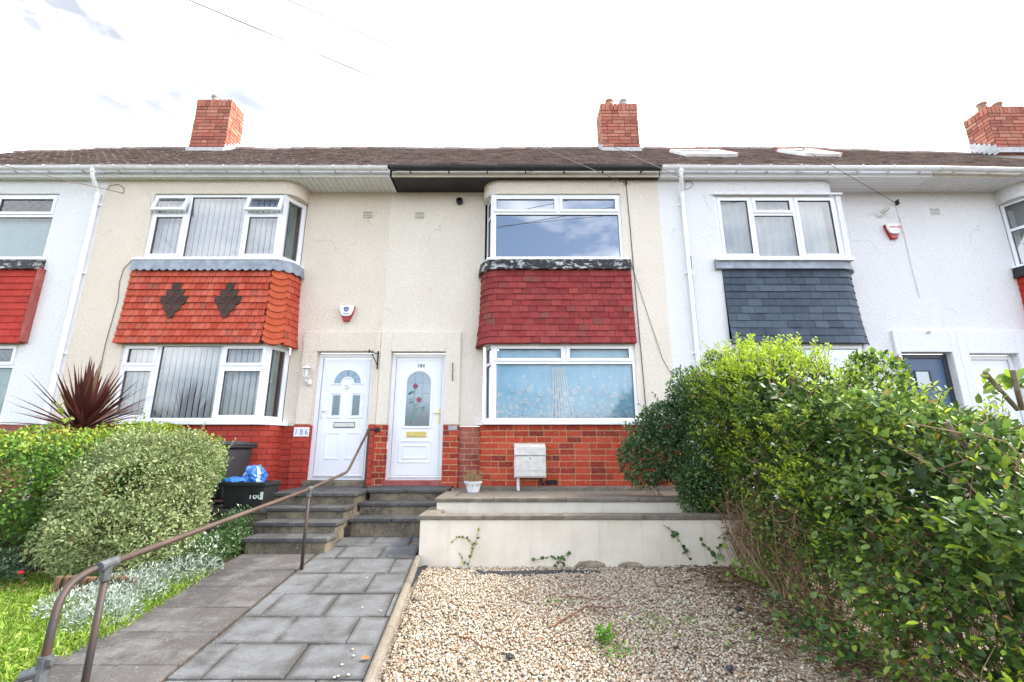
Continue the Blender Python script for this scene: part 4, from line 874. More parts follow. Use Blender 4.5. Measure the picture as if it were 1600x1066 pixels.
# ------------------------------------------------------------------ curtains and blinds behind the glass
def blind(x0, x1, z0, z1, label, y=DF+.17, tilt=.28, pitch=.098):
    mb = MB(); rnd = random.Random(int(x0*100)); x = x0
    while x < x1:
        a = tilt+(rnd.random()-.5)*.12; w = .036; dx, dy = w*math.cos(a), w*math.sin(a); c = x+pitch/2
        L = []
        for k in range(4):
            t = -1+2*k/3; b = .006*(1-t*t)
            L += [(c+dx*t+b*math.sin(a), y+dy*t-b, z0), (c+dx*t+b*math.sin(a), y+dy*t-b, z1)]
        mb.add(L, [(2*k, 2*k+2, 2*k+3, 2*k+1) for k in range(3)]); x += pitch
    tag(mb.build('vertical_blind', MT['blind'], loc=((x0+x1)/2, y, z0)), label, 'blind', 'vertical blinds')
blind(ux0+.02, ux1-.04, zB1-.02, zA1, 'pale vertical slat blind behind the upper window over the orange tiles')
blind(lx0+.02, lx1-.04, zB2-.02, zA2, 'pale vertical slat blind behind the ground floor window over the red painted brick')
def lining(win_x, za, zb, label):
    d = Vector((sp6[0]-win_x, DR-DF)); L = d.length; mb = MB(); mb.xf = fr((win_x+.01, DF), d); n = 14
    V = []
    for i in range(n+1): s = .06+(L-.1)*i/n; V += [(s, .14+.008*math.sin(i*2.1), za), (s, .14+.008*math.sin(i*2.1), zb)]
    for i in range(n): mb.mat = 0 if i < n*.72 else 1; mb.add(V[2*i:2*i+4], [(0, 2, 3, 1)])
    o = mb.build('curtain', [MT['winegrey'], MT['wine']], loc=(win_x, DF+.2, za)); tag(o, label, 'curtain', 'curtains at the angled side panes')
lining(ux1, zB1, zA1, 'grey-green lined curtain edged dark red at the upper angled side pane')
lining(lx1, zB2, zA2, 'grey-green lined curtain edged dark red at the ground floor angled side pane')
def pleats(name, x0, x1, z0, z1, mt, label, y=DF+.17, amp=.018, freq=38., n=None, cat='curtain', group=None):
    n = n or int((x1-x0)/.014); mb = MB(); V = []; rnd = random.Random(int(x0*77))
    ph = rnd.random()*6
    for i in range(n+1):
        x = x0+(x1-x0)*i/n; w = amp*math.sin(x*freq+ph+1.3*math.sin(x*3.1)); V += [(x, y+w, z1), (x+.012*math.sin(x*7), y+w*1.4, (z0+z1)/2), (x+.02*math.sin(x*5), y+w*1.7, z0)]
    mb.add(V, [(3*i+j, 3*i+j+1, 3*i+j+4, 3*i+j+3) for i in range(n) for j in range(2)])
    return tag(mb.build(name, mt, smooth=True, loc=((x0+x1)/2, y, z0)), label, cat, group)
zn = Z(571, DF)
net = pleats('net_curtain', xl0+.02, xl1-.02, zB2, zA2-.1, MT['net'], 'blue-white net curtain with lace flowers behind the window over bare brick', y=DF+.112, amp=.011, freq=24)
mb = MB(); rnd = random.Random(3)
def flower(cx, cz, r, y):
    for k in range(5):
        a = 2*math.pi*k/5+rnd.random()*.3; px, pz = cx+r*.62*math.cos(a), cz+r*.62*math.sin(a); q = r*.42
        mb.add([(px+q*math.cos(b)*(1 if True else 1), y, pz+q*1.1*math.sin(b)) for b in [2*math.pi*i/7 for i in range(7)]], [tuple(range(7))])
yy = DF+.088
for i in range(9):
    flower(xl0+.25+i*.235+rnd.random()*.06, Z(586+rnd.random()*5, DF), .028, yy)
for row, v, n_, r in ((0, 604, 12, .036), (1, 612, 13, .045), (2, 622, 15, .04), (3, 632, 22, .032), (4, 640, 28, .028), (5, 647, 40, .024), (6, 653, 60, .02)):
    for i in range(n_): flower(xl0+.06+(xl1-xl0-.1)*(i+.5*rnd.random()+.2)/n_, Z(v+rnd.random()*8-4, DF), r*(.7+.5*rnd.random()), yy-.001*row)
mb.build('lace_flower', MT['lace'], net)
mb = MB()
for i in range(7):
    x = X(865+i*3.0, 600, DF); mb.tube([(x, yy+.005, Z(573, DF)), (x+.01*i, yy+.003, Z(620, DF)), (x+.028*i-.02, yy, Z(655, DF))], .012, 5)
mb.build('gathered_fold', MT['lace'], net)
for a, b, c in ((vx0+.03, m1*0+X(1174, 312, DF)-.02, 'sheer white curtain in the first light of the window over the slates'), (X(1176, 312, DF), X(1238, 312, DF), 'white curtain in the middle light of the window over the slates'), (X(1242, 312, DF), vx1-.16, 'white curtain drawn partly aside in the last light of the window over the slates')):
    pleats('curtain', a, b, zB1-.02, zA1, MT['curtain'], c, amp=.02, freq=44, group='curtains over the slates')
pleats('net_curtain', wx0+.05, wx1-.02, zB1, Z(334, DF), MT['tealnet'], 'pale teal net curtain in the upper window over the bright red tiles', amp=.008, freq=60)
pleats('net_curtain', wx0+.05, wx1l-.02, zB2, Z(568, DF), MT['tealnet'], 'pale teal net curtain in the ground floor lattice window at the frame edge', amp=.008, freq=60)
pleats('net_curtain', FA['180']+.12, qx1, zB1, zA1-.1, MT['curtain'], 'white net curtain behind the bay window cut off by the frame', y=DF+.42, amp=.01, freq=50)
pleats('curtain', vl0+.05, vl1-.05, zB2, zA2-.05, MT['net'], 'pale blue net in the window just showing over the hedge top', amp=.012, freq=40)
# ------------------------------------------------------------------ things fixed to the walls
def alarm(u, v, label, kind, tilt=0):
    c = P(u, v, DR-.001); t = thing('alarm_box', label, 'alarm', c, 'burglar alarm boxes'); s = .185
    y = DR; sh = lambda pts, k=1., dx=0, dz=0: [(c.x+dx+p[0]*s*k, c.z+dz+p[1]*s*k) for p in pts]
    b = MB(); b.prism(sh([(-.28, -.95), (.28, -.95), (.62, .0), (.72, .55), (.60, .62), (-.60, .62), (-.72, .55), (-.62, 0)]), y-.055, y); b.build('base', MT['alarm_red'], t, .008)
    f = MB(); f.prism(sh([(-.44, -.38), (-.2, -.50), (.2, -.50), (.44, -.38), (.64, .1), (.70, .58), (-.70, .58), (-.64, .1)]), y-.085, y-.05); f.build('cover', MT['alarm_white'], t, .008)
    yf = y-.0865
    if kind == 'shield':
        e = MB(); e.prism(sh([(0, -.13), (.22, .02), (.25, .38), (.1, .36), (0, .42), (-.1, .36), (-.25, .38), (-.22, .02)]), yf-.001, yf); e.build('emblem', MT['ink_blue'], t)
        e = MB(); e.prism(sh([(0, -.03), (.12, .10), (.06, .2), (0, .33), (-.06, .2), (-.12, .10)]), yf-.002, yf); e.build('emblem_centre', MT['ink_pink'], t)
        e = MB(); ring(e, [(c.x+s*.36*math.sin(a), c.z-s*(.27+.06*math.cos(a*1.4))) for a in [-1+2*i/10 for i in range(11)]], [(c.x+s*.36*math.sin(a), c.z-s*(.20+.06*math.cos(a*1.4))) for a in [-1+2*i/10 for i in range(11)]], yf-.001, yf); e.build('caption_band', MT['ink_blue'], t)
    else:
        text('emko', s*.36, MT['ink_red'], (c.x-s*.10, yf, c.z+s*.12), t, 'logo_lettering')
        e = MB(); o_ = lambda r: [(c.x+s*.50+s*r*math.cos(a), c.z+s*.20+s*r*math.sin(a)) for a in [2*math.pi*i/16 for i in range(17)]]; ring(e, o_(.17), o_(.085), yf-.001, yf); e.build('logo_ring', MT['ink_red'], t)
        e = MB()
        for i in range(7): e.box(c.x-s*.18+i*s*.10, c.x-s*.18+i*s*.10+s*.07, yf-.0008, yf, c.z-s*.16, c.z-s*.10)
        e.build('small_print', MT['ink_grey'], t)
alarm(543.5, 488, 'white alarm box with a blue shield emblem and red base over the white doors', 'shield')
alarm(1392, 361, 'white alarm box with red lettering and a red ring on the white wall', 'ring')
t = thing('wall_lamp', 'white lantern lamp on the cream wall beside the door with the half-moon pane', 'lamp', P(478, 590, DR-.05), None)
c = P(478.5, 582, DR-.16); mb = MB(); mb.lathe((c.x, c.y, c.z+.065), [(.085, 0), (.075, .012), (.03, .04), (.012, .055), (.004, .06)], 14); mb.build('lamp_hood', MT['upvc_b'], t)
mb = MB(); mb.lathe((c.x, c.y, c.z-.085), [(.03, 0), (.045, .01), (.04, .02), (.02, .025)], 12)
for k in range(4): a = k*math.pi/2+.4; mb.tube([(c.x+.036*math.cos(a), c.y+.036*math.sin(a), c.z-.07), (c.x+.052*math.cos(a), c.y+.052*math.sin(a), c.z+.067)], .006, 5)
mb.build('lamp_cage', MT['upvc_b'], t)
mb = MB(); mb.tube([(c.x, c.y, c.z-.05), (c.x, c.y, c.z+.055)], .022, 10); mb.build('lamp_glass', MT['ceramic'], t)
mb = MB(); mb.tube([(c.x, c.y, c.z-.08), (c.x+.004, c.y+.01, c.z-.14), (c.x+.025, DR-.06, c.z-.16), (c.x+.03, DR-.05, c.z-.155)], .017, 8); mb.lathe((c.x+.028, DR-.07, c.z-.20), [(.03, 0), (.04, .02), (.04, .07), (.03, .09)], 10); mb.build('lamp_bracket', MT['upvc_b'], t)
# hanging-basket bracket and hook
a, b = P(591.5, 549, DR-.05), P(590, 577, DR-.05); mb = MB(); mb.box(a.x-.011, a.x+.011, DR-.066, DR-.05, b.z, a.z)
mb.tube([(a.x, DR-.06, a.z-.04), (a.x-.02, DR-.20, a.z-.065), (a.x-.06, DR-.36, a.z-.07)], .009, 6); mb.tube([(a.x, DR-.06, b.z+.06), (a.x-.04, DR-.28, a.z-.08)], .009, 6); mb.tube([(a.x-.06, DR-.36, a.z-.035), (a.x-.06, DR-.37, a.z-.10)], .012, 6)
tag(mb.build('basket_bracket', MT['iron'], loc=(a.x, DR-.05, b.z)), 'black iron hanging basket bracket on the wall between the two white doors', 'bracket')
a, b = P(708, 567, DR-.05), P(709.5, 595, DR-.05); mb = MB(); mb.tube([(a.x-.006, DR-.06, a.z), (a.x, DR-.085, a.z-.05), (a.x+.006, DR-.085, b.z+.05), (a.x+.006, DR-.06, b.z)], .0075, 6)
tag(mb.build('iron_hook', MT['iron'], loc=(a.x, DR-.05, b.z)), 'thin black iron bar fixed to the wall beside the rose-glazed door', 'hook')
c = P(707.5, 669, DR-.055); mb = MB(); mb.box(c.x-.075, c.x+.075, DR-.074, DR-.059, c.z-.04, c.z+.04)
t = tag(mb.build('number_plaque', MT['plaque'], bevel=.006, loc=c), 'small worn grey number plaque on the brick pier beside the rose-glazed door', 'plaque'); text('184', .06, MT['ink_grey'], (c.x, DR-.0745, c.z-.022), t, 'plaque_number')
c = P(471.5, 675, DR-.055); t = thing('number_tiles', 'three white ceramic tiles with blue numerals on the red painted pier', 'number tiles', (c.x, DR-.06, c.z))
for i, ch in enumerate('186'):
    mb = MB(); x = c.x+(i-1)*.085; mb.box(x-.041, x+.041, DR-.071, DR-.06, c.z-.075, c.z+.075); mb.build('tile', MT['ceramic'], t, .003); text(ch, .135, MT['ink_blue'], (x, DR-.0715, c.z-.048), t, 'numeral', squash=.8)
# security lights on the white wall
for u, v, s, lb in ((1376, 334, 1., 'pale security light with a tilted head on the upper white wall'), (1445, 522, .6, 'small beige sensor lamp over the navy door')):
    c = P(u, v, DR); t = thing('security_light', lb, 'lamp', c); mb = MB(); mb.lathe((0, 0, 0), [(.05*s, 0), (.055*s, .02*s), (.03*s, .05*s)], 12); mb.v = [(c.x+p[0]-.03*s, DR-p[2], c.z+p[1]-.03*s) for p in mb.v]; mb.build('back_plate', MT['upvc_b'], t)
    mb = MB(); mb.tube([(c.x-.02*s, DR-.05*s, c.z-.01*s), (c.x+.01*s, DR-.09*s, c.z+.02*s), (c.x+.05*s, DR-.12*s, c.z+.055*s)], .034*s, 10, r1=.045*s); mb.build('lamp_head', MT['meter'], t)
# gas meter box with its pipe
a, b = P(803, 691, DF), P(853, 748, DF-.2); x0, x1, z0, z1 = X(803.5, 700, DF-.19), X(853, 700, DF-.19), Z(747, DF-.2), Z(692.5, DF-.2)
t = thing('meter_box', 'grey-white gas meter box with sloping lid on the bare brick plinth', 'meter box', ((x0+x1)/2, DF, z0))
mb = MB(); L = [(x0, DF-.17, z0), (x1, DF-.17, z0), (x1, DF, z0), (x0, DF, z0), (x0, DF-.17, z1-.05), (x1, DF-.17, z1-.05), (x1, DF, z1), (x0, DF, z1)]
mb.add(L, [(3, 2, 1, 0), (0, 1, 5, 4), (1, 2, 6, 5), (3, 0, 4, 7), (4, 5, 6, 7), (2, 3, 7, 6)]); mb.build('case', MT['meter'], t, .01)
zl = z0+(z1-z0)*.62; mb = MB(); mb.box(x0+.015, x1-.012, DF-.188, DF-.168, z0+.02, zl); mb.build('lid', MT['meter'], t, .008); mb = MB(); mb.box(x0-.004, x1+.004, DF-.192, DF-.168, zl+.008, zl+.022); mb.box(x0+.03, x1-.03, DF-.1905, DF-.186, z0+.10, z0+.106); mb.build('lid_hinge', MT['plaque'], t, .003)
mb = MB(); mb.disk(((x0+x1)/2, zl-.03), .011, DF-.188); mb.build('lock', MT['iron'], t)
mb = MB(); q = X(809.5, 755, DF-.08); mb.tube([(q, DF-.08, z0+.02), (q+.004, DF-.08, .842)], .024, 10); mb.build('pipe', MT['upvc_b'], t)
mb = MB(); q = X(846, 755, DF-.06); mb.tube([(q, DF-.06, z0+.01), (q, DF-.06, z0-.08), (q+.03, DF-.01, z0-.10)], .02, 8); mb.build('gas_inlet', MT['iron'], t)
mb = MB(); q = X(862, 758, DF-.02); mb.box(q-.09, q+.09, DF-.016, DF-.004, .92, .99)
for i in range(6): mb.box(q-.085+i*.03, q-.07+i*.03, DF-.0185, DF-.015, .93, .98)
mb.build('air_brick', MT['slotdark'], h4)
# ------------------------------------------------------------------ cables
def cable_px(label, B, u0, v0, dist):
    """a straight service wire from bracket B that passes over the garden towards the street pole"""
    r = ray(u0, v0); E = Vector((r[0], r[1], r[2]))*dist+Vector((0, 0, H)); d = E-B
    mb = MB(); n = 24; E2 = B+d*2.6
    mb.tube([B.lerp(E2, i/n) for i in range(n+1)], 0.0056, 5); return tag(mb.build('overhead_cable', MT['wirepale'], loc=B), label, 'cable')
B1 = P(976, 286, DF-.06); B2 = P(1063, 277, DE-.08); B3 = P(1397, 316, DR-.06); B0 = P(192, 302, DF-.04)
cable_px('thin service wire from the cream wall past the dark red tiles up over the roof', B1, 295, 0, 5.2)
cable_px('thin service wire ending at the white gutter by the middle chimney', B2, 450, 0, 5.2)
cable_px('thin service wire ending at the small black bracket on the white wall', B3, 860, 0, 5.6)
cable_px('thin service wire ending with a loop beside the white downpipe', B0, -140, 225, 5.2)
def wall_cable(label, pts, r=.006, mt='cable', y=DF, name='wall_cable'):
    mb = MB(); mb.tube([P(u, v, y-.008) for u, v in pts], r, 6)
    return tag(mb.build(name, MT[mt], loc=P(*pts[-1], y)), label, 'cable')
wall_cable('black cable running down the cream wall close beside the dark red tiles', [(978, 287), (979, 296), (985, 360), (990, 420), (997, 500), (1006, 600), (1011, 660)])
wall_cable('thin slack wire slanting from the dark red tiles to the white house', [(986, 410), (1000, 455), (1018, 510), (1035, 560), (1052, 590)], .0035)
wall_cable('black cable down the white wall behind the downpipe to the hedge', [(1079, 400), (1083, 450), (1088, 500), (1096, 580)], .007, y=DF)
wall_cable('old cable snaking down the warm cream wall between downpipe and orange tiles', [(206, 407), (193, 420), (187, 440), (184, 470), (173, 508), (164, 540), (155, 585)], .005, 'zinc')
wall_cable('looped spare wire by the white downpipe', [(168, 296), (172, 290), (184, 288), (193, 293), (194, 300), (190, 303)], .004)
wall_cable('looped spare wire under the white gutter', [(1068, 300), (1072, 285), (1078, 270)], .004); 
wall_cable('curled wire end beside the second white downpipe', [(1066, 298), (1078, 294), (1083, 288), (1080, 284), (1070, 284)], .004)
wall_cable('thin pale cable down the white wall from the black bracket', [(1400, 322), (1405, 340), (1413, 368), (1425, 420), (1437, 465)], .0045, 'meter', DR)
c = P(1400, 317, DR); mb = MB(); mb.box(c.x-.02, c.x+.02, DR-.05, DR, c.z-.055, c.z+.03); mb.tube([(c.x-.03, DR-.07, c.z+.02), (c.x+.035, DR-.03, c.z+.045)], .008, 6)
tag(mb.build('cable_bracket', MT['iron'], bevel=.004, loc=c), 'small black cable bracket high on the white wall', 'bracket')
c = P(978, 287, DF); mb = MB(); mb.tube([(c.x-.05, DF-.02, c.z+.03), (c.x, DF-.05, c.z), (c.x+.02, DF-.01, c.z+.06)], .006, 6); mb.box(c.x-.01, c.x+.01, DF-.05, DF, c.z-.03, c.z+.02)
tag(mb.build('cable_bracket', MT['iron'], loc=c), 'small dark cable hook on the cream wall beside the dark red tiles', 'bracket')
# ------------------------------------------------------------------ ground, paths, steps, garden walls
def struct(o): o['kind'] = 'structure'; return o
zp = lambda y: .055*y
mb = MB(); mb.quad((-600, -600, -.35), (600, -600, -.35), (600, 600, -.35), (-600, 600, -.35)); struct(mb.build('ground', MT['soil']))
mb = MB(); mb.quad((-300, -9, -.34), (300, -9, -.34), (300, -3.2, -.34), (-300, -3.2, -.34)); struct(mb.build('road', MT['asphalt']))
mb = MB(); mb.quad((-14, -3, -.30), (14, -3, -.30), (14, DR+.2, zp(DR)-.16), (-14, DR+.2, zp(DR)-.16)); struct(mb.build('garden_soil', MT['soil']))
xbm = lambda y: -1.76-.08*y           # between the two paths
xr = lambda y: -.531-.09*y            # gravel side of the smooth path
xlft = lambda y: -2.68-.05*y-.10*np.clip((y-4.6)/.7, 0, 1)-.03*np.sin(y*3)
dv = lambda v: H/(.055-ray(800, v)[2]/ray(800, v)[1])
rows = [6.28]+[dv(v) for v in (854, 873, 896, 928, 963.75, 1006, 1062)]; 
while rows[-1] > .6: rows.append(rows[-1]-.43)
mb = MB(); rnd = random.Random(5)
def slab_box(mb, x0a, x1a, x0b, x1b, y0, y1, dz, th=.03, tl=0.):
    """slab between y0 (near, x0a..x1a) and y1 (far, x0b..x1b) on the sloping path"""
    L = [(x0a, y0, zp(y0)+dz-th), (x1a, y0, zp(y0)+dz-th), (x1b, y1, zp(y1)+dz-th), (x0b, y1, zp(y1)+dz-th), (x0a, y0, zp(y0)+dz+tl), (x1a, y0, zp(y0)+dz-tl), (x1b, y1, zp(y1)+dz-tl), (x0b, y1, zp(y1)+dz+tl)]
    c = Vector(L[4]).lerp(Vector(L[6]), .5); inn = []
    for k in range(4, 8): v = Vector(L[k]); q = c-v; inn.append(tuple(v+q*min(.6, .09/max(.02, q.length))))
    mb.add(L+inn, [(3, 2, 1, 0), (8, 9, 10, 11), (4, 5, 9, 8), (5, 6, 10, 9), (6, 7, 11, 10), (7, 4, 8, 11), (0, 1, 5, 4), (1, 2, 6, 5), (2, 3, 7, 6), (3, 0, 4, 7)]); mb.at += [0]*8+[1]*4
offs = [.46, .22, .40, .30, .12, .38, .17, .34, .1, .3, .2, .4, .1, .3]
for i in range(len(rows)-1):
    y1, y0 = rows[i]-.004, rows[i+1]+.004; o = offs[i % len(offs)]; w = 1.06; f = 0.; cut = [0]+[q for q in (o, o+.42, o+.84) if .06 < q < .97]+[1.0]
    for a, b in zip(cut, cut[1:]):
        lerp = lambda y, t: xbm(y)+.012+(xr(y)-.05-xbm(y)-.012)*t
        slab_box(mb, lerp(y0, a)+.004, lerp(y0, b)-.004, lerp(y1, a)+.004, lerp(y1, b)-.004, y0, y1, rnd.random()*.006, tl=(rnd.random()-.5)*.006)
p1 = struct(mb.build('path', MT['flag'], bevel=.006))
mb = MB(); ys = [5.50, 4.92, 4.46, 4.0, 3.57, 3.13, 2.70, 2.27, 1.84, 1.4, .95]
for i in range(len(ys)-1):
    y1, y0 = ys[i]-.003, ys[i+1]+.003
    for a, b in ((0, .55), (.55, 1)):
        lerp = lambda y, t: xlft(y)+(xbm(y)-.012-xlft(y))*t
        n = 1
        slab_box(mb, lerp(y0, a)+.003, lerp(y0, b)-.003, lerp(y1, a)+.003, lerp(y1, b)-.003, y0, y1, .004+rnd.random()*.004)
struct(mb.build('path', MT['flag_rough'], bevel=.005))
mb = MB(); mb.quad((xlft(.9)+.02, .9, zp(.9)-.012), (xr(.9)-.03, .9, zp(.9)-.012), (xr(6.3)-.03, 6.3, zp(6.3)-.012), (xlft(5.4), 6.3, zp(6.3)-.012)); struct(mb.build('path_bed', MT['soil']))
mb = MB(); y = .9
while y < 5.34:
    q = min(y+.9, 5.36); mb.tube([(xr(y+.004)-.015, y+.004, zp(y)-.005), (xr(q-.004)-.015, q-.004, zp(q)-.005)], .036, 10); y = q
tag(mb.build('path_edging', MT['coping'], loc=(xr(3), 3, zp(3))), 'rounded concrete edging between the grey flags and the gravel', 'edging')
def steps(label, lst, x0s, x1s, yback, name='garden_steps'):
    t = thing(name, label, 'steps', ((x0s[0]+x1s[0])/2, lst[0][0], lst[0][1]-.15), 'flights of garden steps')
    for i, (y, z) in enumerate(lst):
        zb = (lst[i-1][1]-.02 if i else zp(y)-.05); ye = lst[i+1][0]+.06 if i+1 < len(lst) else yback
        mb = MB(); mb.box(x0s[i]+.03, x1s[i]-.025, y+.03, ye-.01, zb-.1, z-.048); mb.build('riser', MT['riser'], t, .01)
        mb = MB(); n = max(1, round((x1s[i]-x0s[i])/.62)); w = (x1s[i]-x0s[i])/n
        for k in range(n): mb.box(x0s[i]+k*w+.003, x0s[i]+(k+1)*w-.003, y+rnd.random()*.006, ye, z-.047, z+rnd.random()*.003)
        mb.build('tread', MT['tread'], t, .01)
    return t
steps('dark slab steps rising to the door with the half-moon pane', [(5.5, .468), (5.8, .592), (6.1, .725), (6.4, .876)], [-3.06, -3.10, -3.16, -3.30], [-2.09, -2.105, -2.12, -2.10], DR-.06)
steps('dark slab steps rising to the rose-glazed door', [(6.26, .574), (6.56, .732), (6.86, .883)], [-2.13, -2.13, -2.094], [-1.0, -.955, -.94], DR-.06)
def gwall(label, x0, x1, y, zt, zb, yret, xl2):
    t = thing('garden_wall', label, 'garden wall', ((x0+x1)/2, y, zb), 'white retaining walls')
    mb = MB(); mb.sweep([(x0, yret), (x0, y), (x1, y)], -.13, 0, zb, zt-.046); mb.build('wall', MT['gwall'], t, .008)
    mb = MB(); pa = Path([(x0, yret), (x0, y), (x1, y)]); 
    mb.sweep([(x0, yret), (x0, y), (x0+.7, y)], -.19, .022, zt-.045, zt); xx = x0+.704
    while xx < x1: q = min(xx+.9, x1); mb.box(xx, q-.004, y-.022+rnd.random()*.006, y+.19, zt-.045, zt+rnd.random()*.004); xx = q
    mb.build('coping', MT['coping'], t, .008)
gwall('lower white garden wall with stone coping at the edge of the gravel', -1.03, 2.75, 5.4, .727, .05, 6.2, 0)
gwall('upper white garden wall with stone coping under the gas meter', -.93, 2.95, 5.9, .862, .4, 6.84, 0)
mb = MB(); mb.quad((-.95, 5.5, .60), (2.9, 5.5, .60), (2.9, 5.95, .60), (-.95, 5.95, .60)); mb.quad((2.9, 5.3, .58), (14, 5.3, .58), (14, DR+.1, .62), (2.9, DR+.1, .62)); struct(mb.build('planting_bed', MT['soil']))
mb = MB(); mb.box(-.92, 2.9, 6.02, DR, .6, .838); struct(mb.build('terrace', MT['coping']))
mb = MB(); mb.sweep([(p[0], p[1]) for p in pL], .0, .05, .80, .90); mb.build('plinth_kerb', MT['coping'], h4, .012)
mb = MB(); mb.box(-13, -3.14, 6.14, DR, .2, .652); struct(mb.build('bin_terrace', MT['riser']))
mb = MB(); x = -13.
while x < -3.2: mb.box(x, min(x+.6, -3.12)-.004, 6.10, 6.55, .653, .70); mb.box(x, min(x+.6, -3.12)-.004, 6.554, DR-.02, .653, .698); x += .6
struct(mb.build('bin_terrace_paving', MT['tread'], bevel=.008))
mb = MB(); g0 = lambda y: -.055+.045*y
mb.add([(xr(y)-.02, y, g0(y)) for y in (.6, 3, 5.42)]+[(3.4, y, g0(y)) for y in (.6, 3, 5.42)], [(0, 3, 4, 1), (1, 4, 5, 2)]); struct(mb.build('gravel_bed', MT['gravelbed']))
mb = MB(); mb.add([(-12, 1, zp(1)-.015), (xlft(1)+.04, 1, zp(1)-.015), (xlft(3)+.04, 3, zp(3)-.015), (xlft(4.9)+.04, 4.9, zp(4.9)-.015), (-12, 4.9, zp(4.9)-.015)], [(0, 1, 2, 3, 4)]); struct(mb.build('lawn', MT['lawn']))
mb = MB(); mb.add([(-12, 4.85, zp(4.85)-.02), (xlft(4.9)+.04, 4.85, zp(4.85)-.02), (xlft(5.5)+.04, 5.5, zp(5.5)-.02), (-3.05, 6.2, zp(6.2)-.02), (-12, 6.2, zp(6.2)-.02)], [(0, 1, 2, 3, 4)]); struct(mb.build('flower_bed', MT['soil']))
# ------------------------------------------------------------------ handrail
t = thing('handrail', 'rusty tube handrail on posts climbing between the two paths', 'handrail', (-2.08, 2.54, zp(2.54)))
r_ = .0172
mb = MB(); jn = [P(168, 882, 2.54), P(483.5, 764.5, 4.95), P(543, 737.5, 6.1), P(576.5, 671, 7.2), P(590, 672, DR-.05)]
def fillet(pts, r, n=5):
    out = [pts[0]]
    for a, b, c in zip(pts, pts[1:], pts[2:]):
        d0, d1 = (a-b), (c-b); k = min(r, d0.length*.45, d1.length*.45); p, q = b+d0.normalized()*k, b+d1.normalized()*k
        out += [p*(1-s)**2+b*2*s*(1-s)+q*s*s for s in [i/n for i in range(n+1)]]
    return out+[pts[-1]]
mb.tube(fillet(jn[0:2]+[jn[2], jn[3]], .10)[0:], r_, 12); mb.build('rail', MT['rust'], t, smooth=True)
mb = MB(); bp = [P(68, 1062, 2.29), P(80, 985, 2.29), P(92, 940, 2.32), P(110, 912, 2.38), P(138, 893, 2.46), P(168, 882, 2.54)]; bp[0] = Vector((bp[1].x, 2.29, zp(2.29)-.05))
mb.tube(fillet([bp[0], bp[1], bp[2], bp[3], bp[4], bp[5]], .05), r_, 12); mb.build('end_post', MT['pipe'], t, smooth=True)
for j, yb in ((jn[0], None), (jn[1], None)):
    mb = MB(); mb.tube([(j.x, j.y, j.z), (j.x, j.y, zp(j.y)-.08)], r_*.98, 12); mb.build('post', MT['pipe'], t, smooth=True)
    mb = MB(); d = (jn[1]-jn[0]).normalized(); mb.tube([j-d*.05, j+d*.05], r_+.009, 12); mb.tube([j, j-Vector((0, 0, .075))], r_+.008, 12); mb.build('clamp', MT['zinc'], t)
j = jn[3]; mb = MB(); mb.tube([(j.x, j.y, j.z), (j.x, j.y, .88)], r_*.9, 12); mb.tube([(j.x, j.y, .90), (j.x, j.y, .884)], .05, 14); mb.build('post', MT['pipe'], t, smooth=False)
mb = MB(); mb.tube([jn[3], jn[4]], r_*.95, 12); mb.tube([jn[4], jn[4]-Vector((0, .03, 0))], .045, 14); mb.tube([jn[3]-Vector((.012, .012, .02)), jn[3]+Vector((.02, .03, .004))], r_+.008, 12); mb.build('wall_socket', MT['iron'], t)
mb = MB(); z = Z(1042, 2.29); x = bp[1].x; mb.tube([(x, 2.29, z+.045), (x, 2.29, z-.06)], r_+.010, 12); mb.tube([(x-.07, 2.27, z-.03), (x+.01, 2.29, z-.01)], r_+.006, 12); mb.box(x+.02, x+.045, 2.27, 2.31, z+.01, z+.035); mb.build('clamp', MT['zinc'], t)
# ------------------------------------------------------------------ bins, bag, pot
def taper(mb, cx, cy, z0, z1, a0, b0, a1, b1, n=1):
    L = []
    for z, a, b in ((z0, a0, b0), (z1, a1, b1)): L += [(cx-a, cy-b, z), (cx+a, cy-b, z), (cx+a, cy+b, z), (cx-a, cy+b, z)]
    mb.add(L, [(3, 2, 1, 0), (4, 5, 6, 7), (0, 1, 5, 4), (1, 2, 6, 5), (2, 3, 7, 6), (3, 0, 4, 7)])
bx1 = X(369, 692, 6.45); bz = Z(689, 6.45); t = thing('wheelie_bin', 'black wheelie bin with its lid closed behind the variegated shrub', 'bin', (bx1-.3, 6.72, .70))
cx = bx1-.31
mb = MB(); taper(mb, cx, 6.72, .78, bz-.10, .20, .24, .245, .29); mb.build('body', MT['blackbin'], t, .025)
mb = MB(); taper(mb, cx, 6.72, bz-.10, bz-.06, .275, .33, .285, .34); taper(mb, cx, 6.72, bz-.058, bz-.015, .29, .345, .275, .32); taper(mb, cx, 6.70, bz-.016, bz, .22, .26, .19, .22); mb.build('lid', MT['blackbin'], t, .016)
mb = MB(); mb.tube([(cx-.25, 7.02, bz-.07), (cx+.25, 7.02, bz-.07)], .016, 8); mb.build('handle', MT['black'], t)
for sx in (-1, 1):
    mb = MB(); mb.lathe((0, 0, 0), [(.02, 0), (.10, 0), (.10, .045), (.02, .045)], 16); mb.v = [(cx+sx*.215+sx*p[2], 6.93+p[0], .80+p[1]) for p in mb.v]; mb.build('wheel', MT['black'], t)
rx0, rx1 = X(346, 775, 6.12), X(412, 775, 6.12); rz = Z(754, 6.12); cx = (rx0+rx1)/2; w = (rx1-rx0)/2
t = thing('recycling_box', 'black recycling box with a hand-painted number and a blue bag inside', 'recycling box', (cx, 6.32, .70))
mb = MB(); y0, y1 = 6.12, 6.52; cy = (y0+y1)/2; hb = (y1-y0)/2
o4 = [(-1, -1), (1, -1), (1, 1), (-1, 1)]
